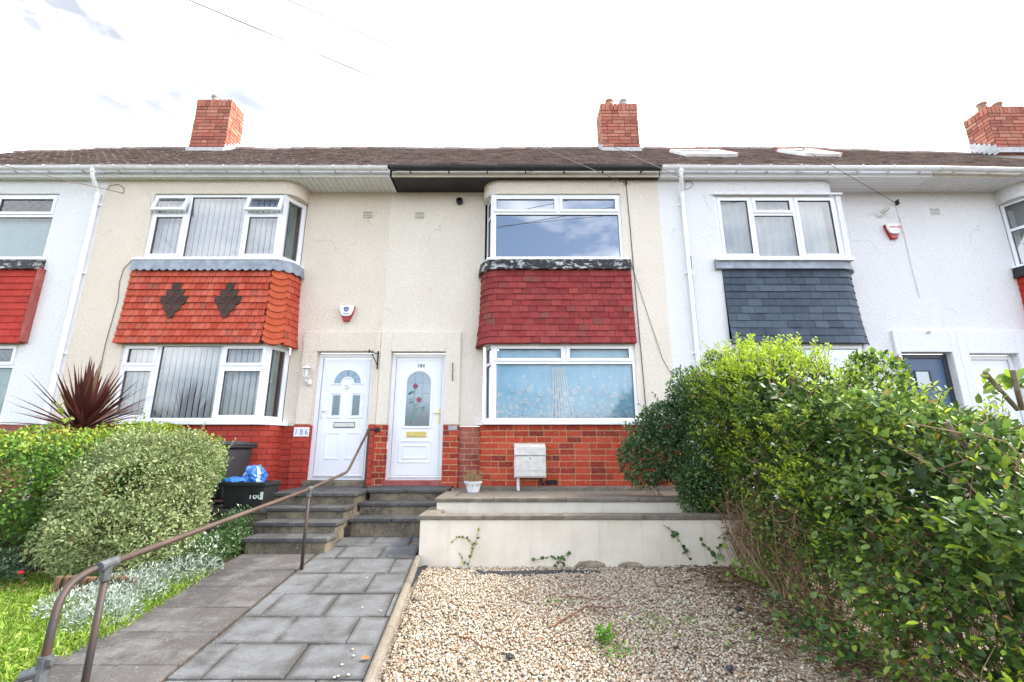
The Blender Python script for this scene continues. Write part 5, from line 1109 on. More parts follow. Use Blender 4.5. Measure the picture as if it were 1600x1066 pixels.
L = [(cx+a*w*.90, cy+b*hb*.88, .70) for a, b in o4]+[(cx+a*w, cy+b*hb, rz) for a, b in o4]+[(cx+a*(w-.015), cy+b*(hb-.015), rz) for a, b in o4]+[(cx+a*w*.87, cy+b*hb*.85, .72) for a, b in o4]
fs = [(3, 2, 1, 0), (12, 13, 14, 15)]
for i in range(4): j = (i+1) % 4; fs += [(i, j, 4+j, 4+i), (4+i, 4+j, 8+j, 8+i), (8+i, 8+j, 12+j, 12+i)]
mb.add(L, fs); mb.build('tub', MT['black'], t, .012)
mb = MB(); mb.sweep([(cx-w, cy+hb), (cx-w, cy-hb), (cx+w, cy-hb), (cx+w, cy+hb)], .001, .016, rz-.045, rz+.004); mb.build('rim', MT['black'], t, .006)
xn = X(398, 772, 6.12); o = text('186', .155, MT['chalk'], (xn, 0, 0), None, 'painted_number', squash=.75); o.location = (0, 6.125, Z(778, 6.12)); o.rotation_euler = (-.10, 0, 0); o.parent = t; o.location = (xn-cx, 6.128-6.32, Z(780, 6.12)-.70); o.data.transform(Matrix.Translation((-xn, 0, 0)))
mb = MB(); q = X(408.5, 775, 6.12); mb.box(q-.016, q+.016, 6.114, 6.124, Z(781, 6.12), Z(769, 6.12)); mb.build('sticker', MT['sticker'], t)
def crumple(name, cx, cy, cz, rx_, ry_, rz_, mats, label, cat, seed, parent=None):
    nu, nv = 34, 18; mb = MB(); rs = np.random.RandomState(seed); K = rs.normal(size=(14, 3)); K /= np.linalg.norm(K, axis=1)[:, None]; fr_ = rs.uniform(3, 9, 14); ph = rs.uniform(0, 6, 14)
    L = []
    for j in range(nv+1):
        for i in range(nu):
            th, ph_ = math.pi*j/nv, 2*math.pi*i/nu; d = np.array([math.sin(th)*math.cos(ph_), math.sin(th)*math.sin(ph_), math.cos(th)])
            r = 1+sum(abs(math.sin(fr_[k]*float(d@K[k])+ph[k]))-.6 for k in range(14))*.055
            L.append((cx+d[0]*rx_*r, cy+d[1]*ry_*r, cz+d[2]*rz_*r))
    fs = [(j*nu+i, j*nu+(i+1) % nu, (j+1)*nu+(i+1) % nu, (j+1)*nu+i) for j in range(nv) for i in range(nu)]
    mb.add(L, fs); mb.mi = [1 if (abs(math.sin(k*.37)) > .93 and len(mats) > 1) else 0 for k in range(len(fs))]
    o = mb.build(name, mats, parent, loc=(cx, cy, cz)); return tag(o, label, cat) if label else o
t = thing('plastic_bag', 'crumpled blue plastic bag stuffed into the black recycling box', 'bag', (cx, 6.3, rz))
bgx = X(397, 745, 6.35); crumple('bag_body', bgx, 6.36, rz+.04, .145, .13, .155, [MT['bag'], MT['bagwhite']], None, None, 4, t); crumple('bag_fold', X(368, 750, 6.25), 6.26, rz+.005, .17, .13, .055, [MT['bag']], None, None, 9, t)
c = P(739, 772, 6.95); t = thing('plant_pot', 'small white plastic pot with a dried-out plant on the terrace', 'plant pot', (c.x, 6.95, .84)); pz = .84; ph = Z(752, 6.95)-.84
mb = MB(); mb.lathe((c.x, 6.95, pz), [(.085, 0), (.115, ph*.8), (.13, ph*.82), (.135, ph), (.12, ph), (.11, ph*.85)], 20); mb.build('pot', MT['pot'], t, smooth=False)
mb = MB(); 
for a in (-.9, 0, .9): mb.disk((c.x+.10*math.sin(a), pz+ph*.62), .009, 6.95-.125*math.cos(a))
mb.build('pot_hole', MT['groove'], t)
mb = MB(); rnd = random.Random(8)
for i in range(60):
    a = rnd.random()*6.28; r = rnd.random()*.09; h = .07+rnd.random()*.13; mb.tube([(c.x+r*math.cos(a), 6.95+r*math.sin(a), pz+ph*.8), (c.x+r*1.5*math.cos(a)+.02, 6.95+r*1.5*math.sin(a), pz+ph*.85+h*.6), (c.x+r*2.1*math.cos(a+.3), 6.95+r*2*math.sin(a), pz+ph*.85+h)], .0035, 4)
mb.build('dried_plant', MT['dead'], t)
# ------------------------------------------------------------------ plants
RS = np.random.RandomState(11)
def fast_mesh(name, V, faces_list, mat, parent=None, loc=None, attrs=None, smooth=False):
    me = bpy.data.meshes.new(name); off = np.array(wloc(parent) if parent else (loc or (0, 0, 0)), float)
    V = np.asarray(V, np.float32)-off.astype(np.float32); me.vertices.add(len(V)); me.vertices.foreach_set('co', V.ravel())
    loops = np.concatenate([f.ravel() for f in faces_list]); tot = np.concatenate([np.full(len(f), f.shape[1]) for f in faces_list]); st = np.concatenate([[0], np.cumsum(tot)[:-1]])
    me.loops.add(len(loops)); me.loops.foreach_set('vertex_index', loops.astype(np.int32)); me.polygons.add(len(tot)); me.polygons.foreach_set('loop_start', st.astype(np.int32))
    try: me.polygons.foreach_set('loop_total', tot.astype(np.int32))
    except Exception: pass
    me.update(calc_edges=True)
    for k, a in (attrs or {}).items():
        at = me.attributes.new(k, 'FLOAT', 'POINT'); at.data.foreach_set('value', np.asarray(a, np.float32))
    me.materials.append(mat)
    if smooth: me.polygons.foreach_set('use_smooth', np.ones(len(tot), bool))
    o = bpy.data.objects.new(name, me); COL.objects.link(o)
    if parent: o.parent = parent
    elif loc is not None: o.location = loc
    return o
def unitv(a): return a/np.maximum(1e-9, np.linalg.norm(a, axis=1))[:, None]
BIG = np.array([(0, 0, 0), (.28, .40, .05), (.68, .40, .03), (1, 0, -.12), (.68, -.40, .03), (.28, -.40, .05), (.30, 0, -.06), (.68, 0, -.05)])
BIGF = (np.array([(0, 1, 6), (2, 3, 7), (0, 6, 5), (7, 3, 4)]), np.array([(1, 2, 7, 6), (6, 7, 4, 5)]))
SML = np.array([(0, 0, 0), (.5, .45, .08), (1, 0, -.06), (.5, -.45, .08)]); SMLF = (np.array([(0, 1, 2), (0, 2, 3)]),)
def leaves(name, pos, axis, nrm, L, Wd, mat, parent, attrs, big=True, edge=False):
    T, Fs = (BIG, BIGF) if big else (SML, SMLF); n = len(pos); k = len(T)
    a = unitv(axis); s = unitv(np.cross(nrm, a)); h = np.cross(a, s)
    V = pos[:, None, :]+(T[None, :, 0:1]*L[:, None, None])*a[:, None, :]+(T[None, :, 1:2]*Wd[:, None, None])*s[:, None, :]+(T[None, :, 2:3]*L[:, None, None])*h[:, None, :]
    fl = [(f[None]+np.arange(n)[:, None, None]*k).reshape(-1, f.shape[1]) for f in Fs]
    at = {q: np.repeat(v, k) for q, v in attrs.items()}
    if edge: at['edge'] = np.tile(np.array([.8, 1, 1, 1, 1, 1, 0, 0]) if big else np.array([0, 1, .5, 1]), n)*np.repeat(RS.uniform(.25, .95, n), k)
    return fast_mesh(name, V.reshape(-1, 3), fl, mat, parent, attrs=at)
def nz(p, sc, seed=0):
    r = np.random.RandomState(seed); v = 0
    for i in range(7): d = r.normal(size=3); d /= np.linalg.norm(d); v = v+np.sin((p@d)*sc*r.uniform(.6, 1.9)+r.uniform(0, 6.3))
    return v/7**.5
def orient(out, n, up=.35, rnd=.8, droop=.0):
    """leaf axis roughly outwards, leaf face roughly upwards and outwards"""
    ax = out*.8+RS.normal(size=(n, 3))*rnd+np.array([0, 0, up-droop]); nr = out*.6+np.array([0, 0, .8])+RS.normal(size=(n, 3))*.5
    return unitv(ax), unitv(nr)
def twigs(name, starts, ends, r, mat, parent, bend=.08, seg=4):
    mb = MB()
    for a, b in zip(starts, ends):
        m_ = (Vector(a)+Vector(b))/2+Vector(RS.normal(size=3)*bend*(Vector(b)-Vector(a)).length); mb.tube([a, m_, b], r*(.6+.8*RS.rand()), seg, cap=False, r1=r*.4)
    return mb.build(name, mat, parent)
# --- the big hedge between the gravel and the next garden
def hedge_right():
    t = thing('hedge', 'tall unkempt green hedge with yellow new growth along the gravel', 'hedge', (2.65, 3.8, .12))
    ztop = lambda y: 2.53-np.clip(5-y, 0, 9)*.42+.10*np.exp(-((y-4.55)/.3)**2)
    def sd(p):
        x, y, z = p[:, 0], p[:, 1], p[:, 2]; g = .05*y
        low = np.clip((z-g)/.9, 0, 1); xl = 2.16+.05*(y-3)+.10*(1-low)*np.clip((y-2.6)/1.6, 0, 1)-.06*np.sin(y*2.3)
        xr_ = 3.22-.0*y; rnd_ = .28
        dx = np.maximum(xl-x, x-xr_)+rnd_; dz = z-ztop(y)+rnd_; dy = np.maximum(y-5.75, 1.5-y)+rnd_
        q = np.stack([dx, dy, dz], 1); m = np.maximum(q, 0); return np.linalg.norm(m, axis=1)+np.minimum(q.max(1), 0)-rnd_
    N = 900000; p = np.stack([RS.uniform(1.8, 3.5, N), RS.uniform(1.6, 6.1, N), RS.uniform(0.05, 3.0, N)], 1)
    bump = nz(p, 4.2, 1)*.10+nz(p, 10, 2)*.075; d = sd(p)-bump
    z_ = p[:, 2]-.05*p[:, 1]; dens = np.clip(np.exp(d/.11), 0, 1)*(d < .0)*np.clip(.22+z_/.75+np.clip(3.1-p[:, 1], 0, .5), .20, 1)
    dens = dens*np.where(nz(p, 8, 5)+.6*nz(p, 17, 6) > .05, .20, 1.0)*np.where((p[:, 0] > 2.85) & (p[:, 2] < ztop(p[:, 1])-.5), .25, 1)
    p = p[RS.rand(N) < dens*1.0]; d = sd(p); n = len(p); e = 1e-3
    gr = np.stack([sd(p+np.eye(3)[i]*e)-sd(p-np.eye(3)[i]*e) for i in range(3)], 1)/(2*e); gr = unitv(gr+1e-6)
    ax, nr = orient(gr, n, .05, .7); nr = unitv(gr*.25+np.array([0, 0, 1.])+RS.normal(size=(n, 3))*.42)
    hh = ztop(p[:, 1])-p[:, 2]
    yp = np.clip((p[:, 1]-3.1)/1.1, .08, 1)*np.clip(1.15-hh/1.5, 0, 1)*np.clip((d+.22)/.18, 0, 1)*np.clip(.6+nz(p, 4, 9)*1.3, 0, 1.2)
    young = (RS.rand(n) < yp*.95)*RS.uniform(.55, 1, n)
    L = (.020+.046*RS.rand(n)**1.3)*np.clip(1.35-.1*p[:, 1], .85, 1.15); Wd = L*RS.uniform(.5, .85, n)
    Wd = np.where(young > 0, L*.42, Wd); ax = np.where((young > 0)[:, None], unitv(ax+np.array([0, 0, .7])), ax)
    tint = np.clip(RS.uniform(0, 1, n)**1.35*.75+.25*(nz(p, 3, 4)*.5+.5), 0, 1)
    tint = np.where(RS.rand(n) < .012, 1.0, np.minimum(tint, .97)); young = np.maximum(young, (RS.rand(n) < .07)*RS.uniform(.2, .6, n))
    mt_ = leafmat('hedge_leaf', [(0, (.026, .062, .018)), (.4, (.08, .155, .032)), (.75, (.19, .30, .058)), (.97, (.31, .40, .09)), (1, (.36, .20, .06))], (.50, .66, .04), .38, .35)
    leaves('foliage', p, ax, nr, L, Wd, mt_, t, {'tint': tint, 'young': young})
    # the dense inside of the hedge
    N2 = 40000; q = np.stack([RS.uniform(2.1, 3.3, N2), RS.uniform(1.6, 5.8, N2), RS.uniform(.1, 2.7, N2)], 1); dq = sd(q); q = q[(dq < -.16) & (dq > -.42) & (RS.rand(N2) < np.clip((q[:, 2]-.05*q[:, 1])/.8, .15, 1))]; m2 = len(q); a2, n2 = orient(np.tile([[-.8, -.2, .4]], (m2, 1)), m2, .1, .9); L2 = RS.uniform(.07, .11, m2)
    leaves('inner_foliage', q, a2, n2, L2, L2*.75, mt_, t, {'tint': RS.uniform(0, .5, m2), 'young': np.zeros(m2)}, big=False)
    # shoots of new growth that stick out of the top
    st, en, P_, A_, T_ = [], [], [], [], []
    for i in range(300):
        y = 2.0+RS.rand()**.7*3.6; x = 2.25+.05*(y-3)+RS.rand()*.85; z = ztop(y)-.12; a = np.array([x, y, z]); b = a+np.array([RS.normal()*.09, RS.normal()*.08, RS.uniform(.12, .30)])
        if RS.rand() < .35: a[2] -= RS.uniform(.2, 1.0); a[0] = 2.3+.05*(y-3); b = a+np.array([-RS.uniform(.08, .2), RS.normal()*.06, RS.uniform(.05, .18)])
        st.append(tuple(a)); en.append(tuple(b)); m_ = 12
        for k in range(m_):
            f = .3+.75*k/m_; P_.append(a+(b-a)*f); q = k*2.4; u = unitv((b-a)[None])[0]; A_.append(u*.5+np.array([math.cos(q), math.sin(q), .25])*.8); T_.append(np.clip((y-3.2)/1.2, .0, 1))
    P_, A_, T_ = np.array(P_), np.array(A_), np.array(T_); n = len(P_); yg = (RS.rand(n) < .25+.7*T_)*RS.uniform(.5, 1, n)
    leaves('new_growth', P_, unitv(A_), unitv(np.array([0, 0, 1.])+RS.normal(size=(n, 3))*.4), RS.uniform(.035, .06, n), RS.uniform(.014, .024, n), mt_, t, {'tint': RS.uniform(.4, .95, n), 'young': yg})
    # bare stems low down
    for i in range(300):
        y = 5.4-RS.rand()**1.3*3.3; x = 2.40+.05*(y-3)+RS.normal()*.10; z0 = .05*y; s = np.array([x, y, z0]); e = s+np.array([-RS.uniform(-.15, .20), RS.normal()*.28, RS.uniform(.2, .85)]); st.append(tuple(s)); en.append(tuple(e))
        for q in range(2): f = s+(e-s)*RS.uniform(.3, .9); st.append(tuple(f)); en.append(tuple(f+np.array([-RS.uniform(-.12, .16), RS.normal()*.16, RS.uniform(-.05, .28)])))
    for i in range(380):
        y = RS.uniform(3.0, 5.4); x = 2.28+.05*(y-3)+RS.rand()*.2; s = np.array([x, y, .05*y+RS.rand()**1.5*.8]); e = s+RS.normal(size=3)*np.array([.09, .13, .10]); st.append(tuple(s)); en.append(tuple(e))
    for i in range(260):
        y = RS.uniform(2.0, 5.5); x = 2.25+.05*(y-3)+RS.uniform(0, .25); z = .05*y+RS.uniform(.1, 1.5); s = np.array([x, y, z]); e = s+RS.normal(size=3)*np.array([.12, .2, .18]); st.append(tuple(s)); en.append(tuple(e))
    twigs('stems', st, en, .0038, MT['twig'], t)
    mb = MB(); 
    for i in range(26): y = 1.8+i*.15; x = 2.72+RS.normal()*.08; mb.tube([(x, y, 0), (x+RS.normal()*.05, y+RS.normal()*.05, .7), (x+RS.normal()*.12, y, ztop(y)-.25)], .017, 6, r1=.008)
    for u0, v0, u1, v1, D_ in ((1590, 640, 1538, 581, 3.0), (1597, 640, 1582, 579, 3.0), (1528, 725, 1478, 660, 2.5)): mb.tube([P(u0, v0, D_+.05), P((u0+u1)/2, (v0+v1)/2+1, D_), P(u1, v1, D_)], .0145, 8)
    mb.build('cut_branch', plain('hedge_bark', (.16, .13, .085), .8, .2, .35, 18, bump=.5), t)
    n = 34; pp = np.array([P(1530+RS.rand()*75, 582+RS.rand()*52, 3.0+RS.rand()*.2) for _ in range(n)]); ax, nr = orient(np.tile([[-.3, -.4, .4]], (n, 1)), n, .1, .7)
    leaves('top_leaves', pp, ax, nr, RS.uniform(.07, .12, n), RS.uniform(.04, .065, n), mt_, t, {'tint': RS.uniform(.3, .98, n), 'young': (RS.rand(n) < .15)*.5})
hedge_right()
def blob_shrub(name, label, cat, blobs, N, L0, L1, wr, mat, loc, part='foliage', edge=False, big=False, up=.3, shell=.30, shoots=0, group=None, lump=.10, twig=0, tintf=None, extra=None, cut=None, dens=None):
    t = thing(name, label, cat, loc, group); B = np.array(blobs, float); ar = B[:, 3]*B[:, 5]+B[:, 4]*B[:, 5]+B[:, 3]*B[:, 4]; pr = ar/ar.sum()
    M = int(N*2.6); w = RS.choice(len(B), M, p=pr); d = unitv(RS.normal(size=(M, 3))); rr = 1-shell*RS.rand(M)**1.6
    p = B[w, :3]+d*B[w, 3:]*rr[:, None]
    q = np.min(np.stack([np.linalg.norm((p-b[:3])/b[3:], axis=1) for b in B]), axis=0)
    bump = nz(p, 5, 21)*lump+nz(p, 14, 22)*lump*.6; p = p+d*bump[:, None]*B[w, 3:].mean(1)[:, None]*.9
    ok = (q > 1-shell*1.05) & (p[:, 2] > loc[2]-.05)
    if cut is not None: ok &= cut(p)
    if dens is not None: ok &= RS.rand(M) < dens(p)
    p, d = p[ok][:N], d[ok][:N]; n = len(p); out = unitv(d/B[w[ok][:N], 3:]); ax, nr = orient(out, n, up, .75); L = RS.uniform(L0, L1, n)
    at = {'tint': np.clip(RS.rand(n)*.8+.2*(nz(p, 4, 6)*.5+.5), 0, 1) if tintf is None else tintf(p, n)}
    if extra: at.update(extra(p, n))
    leaves(part, p, ax, nr, L, L*wr, mat, t, at, big, edge)
    if shoots:
        pick = RS.choice(n, shoots); st, en, PP, AA = [], [], [], []; top = out[pick, 2] > -.2
        for i in pick[top]:
            dd = unitv((out[i]+np.array([0, 0, .7])+RS.normal(size=3)*.35)[None])[0]; s0 = p[i]-dd*.05; ln = RS.uniform(.08, .2)*(1 if L1 < .05 else 1.3); st.append(tuple(s0)); en.append(tuple(s0+dd*(ln+.05)))
            for k in range(10): q = k*2.4+RS.rand(); PP.append(s0+dd*(.05+ln*k/9)); AA.append(dd*.6+np.array([math.cos(q), math.sin(q), .3])*.7)
        PP, AA = np.array(PP), np.array(AA); m2 = len(PP); L2 = RS.uniform(L0, L1, m2); at2 = {'tint': np.clip(.35+RS.rand(m2)*.6, 0, .96)}
        if extra: at2.update(extra(PP, m2))
        leaves('shoot_leaves', PP, unitv(AA), unitv(np.array([0, 0, 1.])+RS.normal(size=(m2, 3))*.5), L2, L2*wr, mat, t, at2, big, edge); twigs('shoot', st, en, .003, MT['twig'], t)
    if twig:
        st, en = [], []
        for i in range(twig):
            b = B[RS.randint(len(B))]; e = b[:3]+unitv(RS.normal(size=(1, 3)))[0]*b[3:]*RS.uniform(.8, 1.05); st.append((b[0]+RS.normal()*.1, b[1]+RS.normal()*.1, loc[2])); en.append(tuple(e))
        twigs('stems', st, en, .006, MT['twig'], t)
    return t
dk = leafmat('dark_shrub_leaf', [(0, (.03, .075, .03)), (.5, (.06, .135, .048)), (.85, (.10, .195, .07)), (1, (.17, .23, .08))], (.30, .42, .05), .35, .25)
blob_shrub('shrub', 'dark green shrub leaning over the garden walls at the end of the hedge', 'shrub', [(2.35, 6.0, 1.45, .62, .45, .72), (2.05, 6.25, 1.35, .50, .4, .42), (2.55, 5.8, 1.9, .45, .4, .55), (2.35, 5.75, 1.0, .5, .28, .42), (1.82, 6.25, 1.45, .28, .25, .15), (2.15, 6.2, 1.75, .34, .3, .30), (2.45, 5.95, 2.2, .36, .35, .32)], 27000, .032, .06, .6, dk, (2.3, 6.1, .75), twig=25, lump=.26, shell=.55, shoots=120,
           extra=lambda p, n: {'young': (RS.rand(n) < .05+.16*(p[:, 0] > 2.2)*(p[:, 2] > 1.3))*RS.uniform(.3, .9, n)})
gl = leafmat('privet_leaf', [(0, (.05, .11, .02)), (.5, (.10, .22, .032)), (.85, (.17, .32, .045)), (1, (.26, .15, .04))], (.36, .42, .04), .4, .3)
blob_shrub('hedge', 'rounded bright green hedge at the edge of the lawn below the red spiky plant', 'hedge', [(-5.1, 5.7, 1.05, 1.0, .7, .72), (-6.3, 5.6, 1.0, 1.1, .8, .72), (-7.6, 5.5, 1.0, 1.1, .8, .75), (-4.5, 5.95, 1.22, .75, .5, .60), (-5.6, 5.0, .95, .85, .6, .68), (-4.75, 5.3, 1.0, .45, .5, .66)], 44000, .032, .055, .68, gl, (-5.5, 5.6, .28), lump=.12, shell=.35, shoots=160,
           extra=lambda p, n: {'young': (RS.rand(n) < np.clip((p[:, 2]-1.35)/.4, .03, .6))*RS.uniform(.4, 1, n)}, cut=lambda p: p[:, 2] > .50+.10*np.sin(p[:, 0]*3), twig=60)
ev = leafmat('variegated_leaf', [(0, (.06, .115, .045)), (.6, (.12, .20, .08)), (1, (.20, .27, .12))], None, .4, .25, (.52, .55, .24))
blob_shrub('shrub', 'rounded cream and green variegated shrub beside the paved path', 'shrub', [(-4.05, 5.05, .98, .50, .45, .58), (-3.80, 5.3, 1.08, .44, .45, .56), (-4.2, 4.95, .68, .50, .45, .42), (-3.74, 5.4, 1.20, .34, .32, .44), (-3.85, 4.8, .60, .55, .45, .36), (-4.15, 5.2, 1.32, .46, .40, .36), (-4.45, 5.1, 1.0, .40, .36, .46), (-3.60, 5.2, .75, .35, .35, .4)], 30000, .022, .038, .6, ev, (-4.0, 5.0, .30), edge=True, big=True, lump=.20, shell=.36, twig=30, shoots=190)
sv = leafmat('silver_leaf', [(0, (.17, .23, .19)), (.6, (.34, .40, .35)), (1, (.52, .57, .52))], None, .7, .2)
sb = []
for y, x in ((3.75, -3.05), (3.95, -3.2), (4.2, -3.15), (4.45, -3.25), (4.7, -3.2), (4.3, -3.45), (4.0, -3.5), (4.85, -3.08)): sb.append((x, y, zp(y)+.03, .24, .22, .13))
blob_shrub('bedding_plant', 'low mound of silver-leaved bedding plants spilling onto the path', 'bedding plant', sb, 7000, .02, .04, .35, sv, (-3.2, 4.3, .2), lump=.12, shell=.6, up=.6)
fl_ = leafmat('flower_bed_leaf', [(0, (.03, .08, .02)), (.55, (.07, .15, .04)), (.72, (.12, .2, .06)), (.75, (.62, .66, .58)), (1, (.78, .8, .74))], None, .5, .25)
sb = [(-3.22, y, zp(y)+.1, .22, .2, .2) for y in (4.95, 5.15, 5.35, 5.55)]+[(-3.36, y, zp(y)+.24, .2, .2, .22) for y in (5.7, 5.95)]
blob_shrub('flowering_plant', 'leafy plants with tiny white flowers beside the dark steps', 'plant', sb, 5500, .02, .04, .55, fl_, (-3.25, 5.4, .28), lump=.14, shell=.7, up=.5)
lb = leafmat('bed_leaf', [(0, (.03, .075, .035)), (.6, (.07, .14, .07)), (.98, (.15, .24, .14)), (1, (.5, .02, .06))], None, .5, .2)
blob_shrub('bedding_plant', 'small dark leafy plants with a red flower at the foot of the hedge', 'bedding plant', [(-4.75-.28*i, 4.55+.06*(i % 3), zp(4.5)+.09, .24, .2, .19) for i in range(8)], 5000, .025, .045, .5, lb, (-5.3, 4.55, .24), lump=.14, shell=.7, up=.5)
mb = MB(); c = P(32, 897, 4.45); mb.lathe((c.x, c.y, c.z), [(.008, 0), (.024, .01), (.02, .02), (.006, .028)], 9); mb.tube([(c.x, c.y, c.z), (c.x+.01, c.y+.03, zp(4.4))], .0015, 4)
tag(mb.build('flower', plain('red_petal', (.55, .015, .03), .5, .3, .3, 40), loc=c), 'single red flower under the green hedge', 'flower')
# --- cordyline: fan of dark red sword leaves
t = thing('cordyline', 'spiky dark red cordyline rising behind the green hedge', 'plant', P(125, 672, 6.3)); o = P(127, 672, 6.3); V, Fa, tn = [], [], []
for i in range(135):
    az = RS.uniform(0, 2*math.pi); el = math.radians(RS.uniform(4, 88)) if i > 12 else math.radians(RS.uniform(70, 89)); ln = RS.uniform(.70, 1.05)*(1 if el > .35 else .95); w0 = RS.uniform(.026, .040)
    d = np.array([math.cos(el)*math.cos(az), math.cos(el)*math.sin(az), math.sin(el)]); s = np.array([-math.sin(az), math.cos(az), 0]); n_ = np.cross(s, d); dr = RS.uniform(.02, .16)*math.cos(el)
    k0 = len(V); tt = RS.rand(); m_ = 6
    for k in range(m_+1):
        f = k/m_; c = np.array(o)+d*ln*f-np.array([0, 0, dr*f*f*ln]); w = w0*(.45+1.1*f if f < .45 else (1-f)/.55*.95+.02); V += [c-s*w+n_*w*.35, c, c+s*w+n_*w*.35]; tn += [tt]*3
    for k in range(m_): a = k0+3*k; Fa += [(a, a+1, a+4, a+3), (a+1, a+2, a+5, a+4)]
fast_mesh('sword_leaves', np.array(V), [np.array(Fa)], leafmat('cordyline_leaf', [(0, (.05, .016, .014)), (.5, (.11, .032, .028)), (.85, (.17, .055, .045)), (1, (.18, .12, .07))], None, .4, .2), t, attrs={'tint': tn})
mb = MB(); mb.tube([(o.x, o.y, .65), (o.x, o.y, o.z+.03)], .05, 8); mb.build('stem', MT['wood'], t)
# yellow-leaved twig in front of it
def sprig(name, label, stems, D, mat, L0, L1, wr=.6, r=.003, per=.03, cat='plant', out=(0, -1, .1), young=0.):
    B = P(*stems[0][0], D); t = thing(name, label, cat, B); mb = MB(); pp, aa = [], []
    for st in stems:
        pts = [P(u, v, D-.012-.015*RS.rand()) for u, v in st]; mb.tube(pts, r, 5)
        for a, b in zip(pts, pts[1:]):
            m_ = max(1, int((b-a).length/per))
            for k in range(m_): pp.append(a.lerp(b, (k+RS.rand())/m_)); aa.append((b-a).normalized()*.4+Vector(RS.normal(size=3)*.7)+Vector(out)*.3)
    mb.build('stem', MT['twig'], t); n = len(pp); pp, aa = np.array(pp), np.array(aa); L = RS.uniform(L0, L1, n)
    leaves('leaf', pp, unitv(aa), unitv(np.array(out)*1.+RS.normal(size=(n, 3))*.35), L, L*wr, mat, t, {'tint': RS.rand(n), 'young': (RS.rand(n) < young)*.8})
    return t
ivy = leafmat('ivy_leaf', [(0, (.03, .08, .02)), (.6, (.06, .15, .03)), (1, (.12, .23, .05))], (.34, .45, .05), .4, .25)
sprig('climbing_shoot', 'thin yellow-leaved shoot in front of the spiky dark red plant', [[(108, 665), (101, 655), (96, 645), (92, 632), (88, 628)], [(104, 660), (112, 650)]], 5.9, ivy, .04, .07, .6, .004, .02, 'shoot', young=.8)
sprig('ivy', 'ivy shoot climbing the lower white wall near the steps', [[(731, 885), (737, 866), (742, 850), (747, 832), (748, 826)], [(740, 852), (728, 842), (716, 840), (706, 846)], [(725, 884), (721, 868), (716, 862)]], 5.4, ivy, .03, .05, .8, .0025, .035, 'ivy', young=.3)
sprig('ivy', 'ivy shoot lying low along the middle of the lower white wall', [[(868, 888), (878, 873), (890, 860)], [(884, 886), (872, 874), (858, 870), (842, 874), (832, 876)]], 5.4, ivy, .035, .06, .8, .003, .028, 'ivy')
sprig('ivy', 'large-leaved ivy trailing down the lower white wall by the hedge', [[(1036, 820), (1048, 828), (1060, 842), (1066, 855), (1078, 875)], [(1122, 880), (1110, 860), (1098, 848), (1096, 842)], [(1118, 875), (1128, 850), (1133, 832)]], 5.4, ivy, .05, .09, .8, .003, .04, 'ivy', young=.15)
def ground_plant(name, label, u, v, n, L0, L1, wr, mat, spread, tall, young=0.):
    r = ray(u, v); y = (H+.055)/(.045-r[2]/r[1]); c = Vector((r[0]/r[1]*y, y, g0(y)+.01)); t = thing(name, label, 'weed', c)
    pp = np.array(c)+np.stack([RS.normal(size=n)*spread, RS.normal(size=n)*spread, RS.rand(n)*tall], 1); ax = np.stack([RS.normal(size=n), RS.normal(size=n), RS.uniform(.3, 1.5, n)], 1); L = RS.uniform(L0, L1, n)
    leaves('leaf', pp, unitv(ax), unitv(np.stack([RS.normal(size=n), RS.normal(size=n)-.5, np.ones(n)], 1)), L, L*wr, mat, t, {'tint': RS.rand(n), 'young': (RS.rand(n) < young)*RS.uniform(.3, .8, n)})
wd = leafmat('weed_leaf', [(0, (.08, .22, .02)), (1, (.17, .36, .04))], (.3, .5, .05), .4, .3)
ground_plant('weed', 'bright green broad-leaved weed standing in the gravel', 945, 1005, 34, .05, .10, .35, wd, .03, .07)
ground_plant('weed', 'low creeping weed in the gravel in front of the broad-leaved weed', 958, 1022, 110, .015, .03, .5, wd, .08, .02, .3)
ground_plant('weed', 'faint seedling weed in the gravel behind the red twig', 870, 945, 30, .015, .03, .5, wd, .05, .02)
ground_plant('weed', 'patch of seedlings in the gravel near the foot of the hedge', 1030, 975, 120, .012, .028, .5, wd, .16, .02, .2)
ground_plant('weed', 'scattered seedlings in the gravel beside the dry clippings', 1180, 990, 200, .012, .03, .5, wd, .22, .02, .2)
ground_plant('weed', 'leafy shoot growing out of the gravel under the hedge end', 1140, 880, 46, .04, .07, .5, wd, .08, .16, .3)
for u_, v_, lb_ in ((1190, 915, 'leafy sprigs at the gravel edge where the hedge shows bare stems'), (1262, 985, 'round-leaved sprigs at the gravel edge nearer the tall hedge front'), (1318, 1040, 'dark round-leaved sprigs at the hedge foot nearest the viewer')): ground_plant('weed', lb_, u_, v_, 150, .03, .06, .65, wd if u_ < 1200 else ivy, .13, .22, .15)
